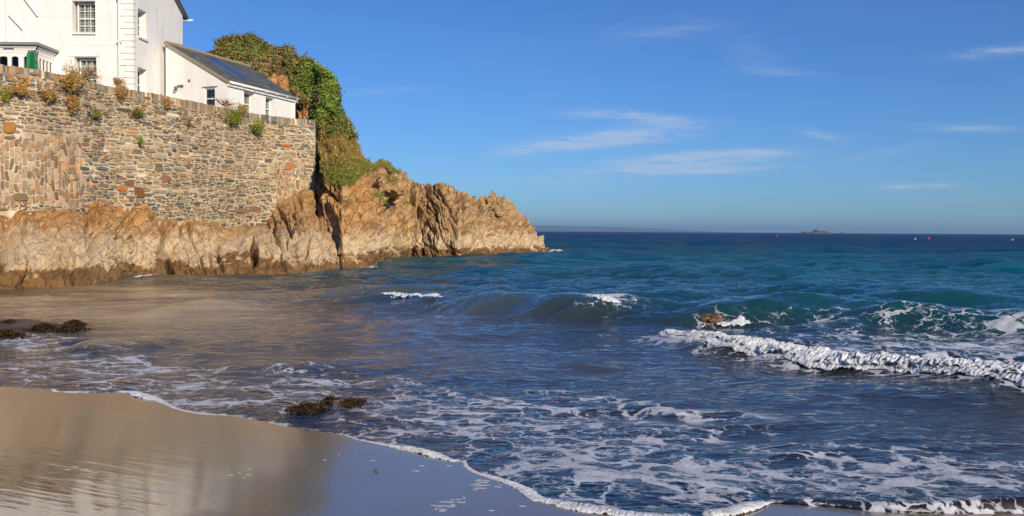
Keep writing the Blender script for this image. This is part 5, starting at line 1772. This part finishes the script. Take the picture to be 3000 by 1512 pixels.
# weed covered ledge at the left
q = Pz(np.array(60.0), np.array(952.0), 0.1)
led = thing('weedy_ledge', (q[0], q[1], 0), 'low rock ledge hung with dark seaweed in the shallows below the cliff', 'rock')
boulder('rock', q[0] - 0.6, q[1] + 0.5, -0.13, 1.7, 0.8, 0.22, 4, MAT['weedrock'], None, None, 36, led, 0.22)
for (x, y, w, n) in ((20, 982, 60, 1500), (25, 950, 50, 800), (125, 962, 60, 1000), (205, 964, 60, 1500), (215, 950, 50, 700)):
    q = Pz(np.array(float(x)), np.array(float(y)), 0.05)
    seaweed(q[0], q[1], 0.02, w * q[1] / F * 0.8, 0.3, 0.12, n, None, WEEDP, led, 'weed')['kind'] = 'stuff'
q = Pz(np.array(2090.0), np.array(950.0), 0.1)
boulder('boulder', q[0], q[1] + 0.15, 0.17, 0.20, 0.17, 0.11, 9, mat_simple('wet_brown_rock', srgb(104, 76, 52), 0.4, 0.8, 7.0, 0.9), 'wet brown boulder just breaking the surface behind the wave', 'boulder', 36, None, 0.5)
for (x, y, w, h, lab) in ((1352, 757, 22, 22, 'brown rock at the waterline below the middle of the headland'), (1402, 757, 16, 15, 'small brown rock beside the larger one below the headland')):
    q = Pz(np.array(float(x)), np.array(float(y)), 0.0)
    k = q[1] / F
    boulder('shore_rock', q[0], q[1] + 0.3, h * k * 0.3, w * k, w * k, h * k * 0.8, 3 + x % 7, MAT['weedrock'], lab, 'rock', 24)
q = Psand(np.array(1103.0), np.array(1381.0))
boulder('pebble', q[0], q[1], q[2] + 0.01, 0.018, 0.014, 0.008, 5, MAT['pole'], 'dark pebble alone on the wet blue sand', 'pebble', 12)

# foam scraps left on the wet sand
fs_ = MB()
for (x0, y0, x1, y1, n, wd_) in ((1430, 1400, 1380, 1450, 30, 26), (1380, 1450, 1280, 1500, 26, 26), (1340, 1362, 1200, 1372, 6, 40), (250, 1460, 700, 1400, 14, 90), (560, 1440, 740, 1370, 12, 50), (80, 1470, 200, 1465, 6, 40), (1470, 1420, 1420, 1432, 8, 20),
                                 (1180, 1500, 1700, 1490, 7, 30), (170, 1380, 260, 1370, 6, 30), (960, 1330, 1100, 1345, 6, 50)):
    for _ in range(n // 2):
        t = random.random()
        x = x0 + (x1 - x0) * t + random.gauss(0, wd_ * 0.5); y = y0 + (y1 - y0) * t + random.gauss(0, wd_ * 0.16)
        p = Psand(np.array(x), np.array(y))
        if sea_b(p[0], p[1]) > np.interp(sea_a(p[0], p[1]), SH_A, SH_B) - 0.05: continue
        rr = random.uniform(0.004, 0.016) if random.random() < 0.8 else random.uniform(0.014, 0.026)
        k = 9
        ol = [(p[0] + rr * random.uniform(0.5, 1.4) * 2.2 * math.cos(j * 2 * math.pi / k), p[1] + rr * random.uniform(0.6, 1.3) * math.sin(j * 2 * math.pi / k)) for j in range(k)]
        vs = [np.array([a, b, float(sand_z(np.array(a), np.array(b))) - 0.002]) for a, b in ol]
        tops = [p + (v - p) * 0.7 + np.array([0, 0, 0.004]) for v in vs]
        fs_.add(vs + tops, [(j, (j + 1) % k, (j + 1) % k + k, j + k) for j in range(k)] + [tuple(range(k, 2 * k))])
mfs, nts = new_mat('foam_scrap')
nts.out(principled(nts, nts.mix(nts.noise(nts.add('ShaderNodeNewGeometry').outputs['Position'], 30.0), (0.26, 0.28, 0.32), (0.46, 0.48, 0.53)), 0.5).outputs[0])
tag(fs_.build('foam_scraps', mfs), 'scraps of foam left on the wet sand', 'foam', kind='stuff')


def buoy(px, py, r, mat, label):
    p = Pz(np.array(float(px)), np.array(float(py)), 0.0)
    o = thing('buoy', (p[0], p[1], 0), label, 'buoy', 'mooring buoys far out on the sea')
    prof = [(0.0, -0.6), (0.75, -0.45), (1.0, 0.0), (0.85, 0.5), (0.45, 0.85), (0.16, 1.0)]
    k = 14
    vs = [(p[0] + r * a * math.cos(j * 2 * math.pi / k), p[1] + r * a * math.sin(j * 2 * math.pi / k), 0.25 + r * b) for a, b in prof for j in range(k)]
    m = MB(); m.add(vs, [(i * k + j, i * k + (j + 1) % k, (i + 1) * k + (j + 1) % k, (i + 1) * k + j) for i in range(len(prof) - 1) for j in range(k)])
    m.build('float', mat, o, smooth=True)
    m = MB(); m.tube([(p[0], p[1], 0.25 + r * 0.9), (p[0], p[1], 0.25 + r * 1.35)], r * 0.12)
    m.build('mooring_ring', MAT['pole'], o)


buoy(2276, 693, 0.44, MAT['red'], 'red buoy left of the islet, farthest of the red ones')
buoy(2720, 702, 0.40, MAT['red'], 'larger red buoy right of the islet')
buoy(2681, 703, 0.30, MAT['pale'], 'pale buoy close beside the larger red buoy')
buoy(2966, 706, 0.28, MAT['yellow'], 'yellowish buoy near the right edge of the sea')


def land(name, D, prof, thick, seed, mat, amp):
    X = np.linspace(prof[0][0], prof[-1][0], 160)
    yt = np.interp(X, [p[0] for p in prof], [p[1] for p in prof])
    top = P(X, yt, D); base = Pz(X, np.full_like(X, 800.0), 0.0) * 0 + P(X, yt, D)
    V = []
    for i, (f, dz) in enumerate(((-1.0, -0.02), (-0.6, 0.55), (-0.25, 0.9), (0, 1.0), (0.5, 0.7), (1.0, -0.02))):
        q = top.copy(); q[:, 1] += f * thick
        q[:, 2] = top[:, 2] * dz * (1 + amp * fbm2(X * (0.15 if D > 5000 else 0.5), X * 0 + i * 0.7, 4, seed))
        V.append(q)
    return np_mesh(name, np.stack(V), grid_quads(6, 160), mat)


land('far_coast', 12500.0, [(1480, 662), (1575, 661), (1650, 662), (1700, 664), (1760, 664), (1830, 666), (1900, 669), (1980, 672), (2060, 676), (2110, 680)], 900.0, 91, MAT['far'], 0.05)['kind'] = 'structure'
isl = land('islet', 2600.0, [(2350, 681.8), (2356, 679), (2361, 678.5), (2367, 681.5), (2374, 681), (2382, 677.5), (2388, 675.5), (2391, 673), (2395, 675), (2402, 676.5), (2406, 679), (2412, 678), (2420, 679), (2428, 681), (2432, 682)], 25.0, 93, mat_simple('islet_rock', srgb(110, 92, 74), 0.95, 0.6, 0.15), 0.45)
tag(isl, 'small rocky islet on the horizon', 'islet')
isl2 = land('skerry', 2600.0, [(2462, 682.4), (2465, 681.0), (2469, 680.8), (2472, 682.4)], 8.0, 94, MAT['weedrock'], 0.1)
tag(isl2, 'tiny dark rock on the horizon just beyond the islet', 'rock')

# ------------------------------------------------------------------ air
hz = MB()
hz.obox((0, 0, 0), (1, 0, 0), (0, 1, 0), (0, 0, 1), -24000, 30000, -3000, 18000, -5.5, 110)
mh, nth = new_mat('haze_air')
vol = nth.add('ShaderNodeVolumePrincipled', {'Color': (0.45, 0.72, 1.0, 1), 'Density': 0.00010, 'Anisotropy': 0.2})
nth.add('ShaderNodeOutputMaterial', {'Volume': vol.outputs[0]})
hz.build('haze', mh)['kind'] = 'stuff'
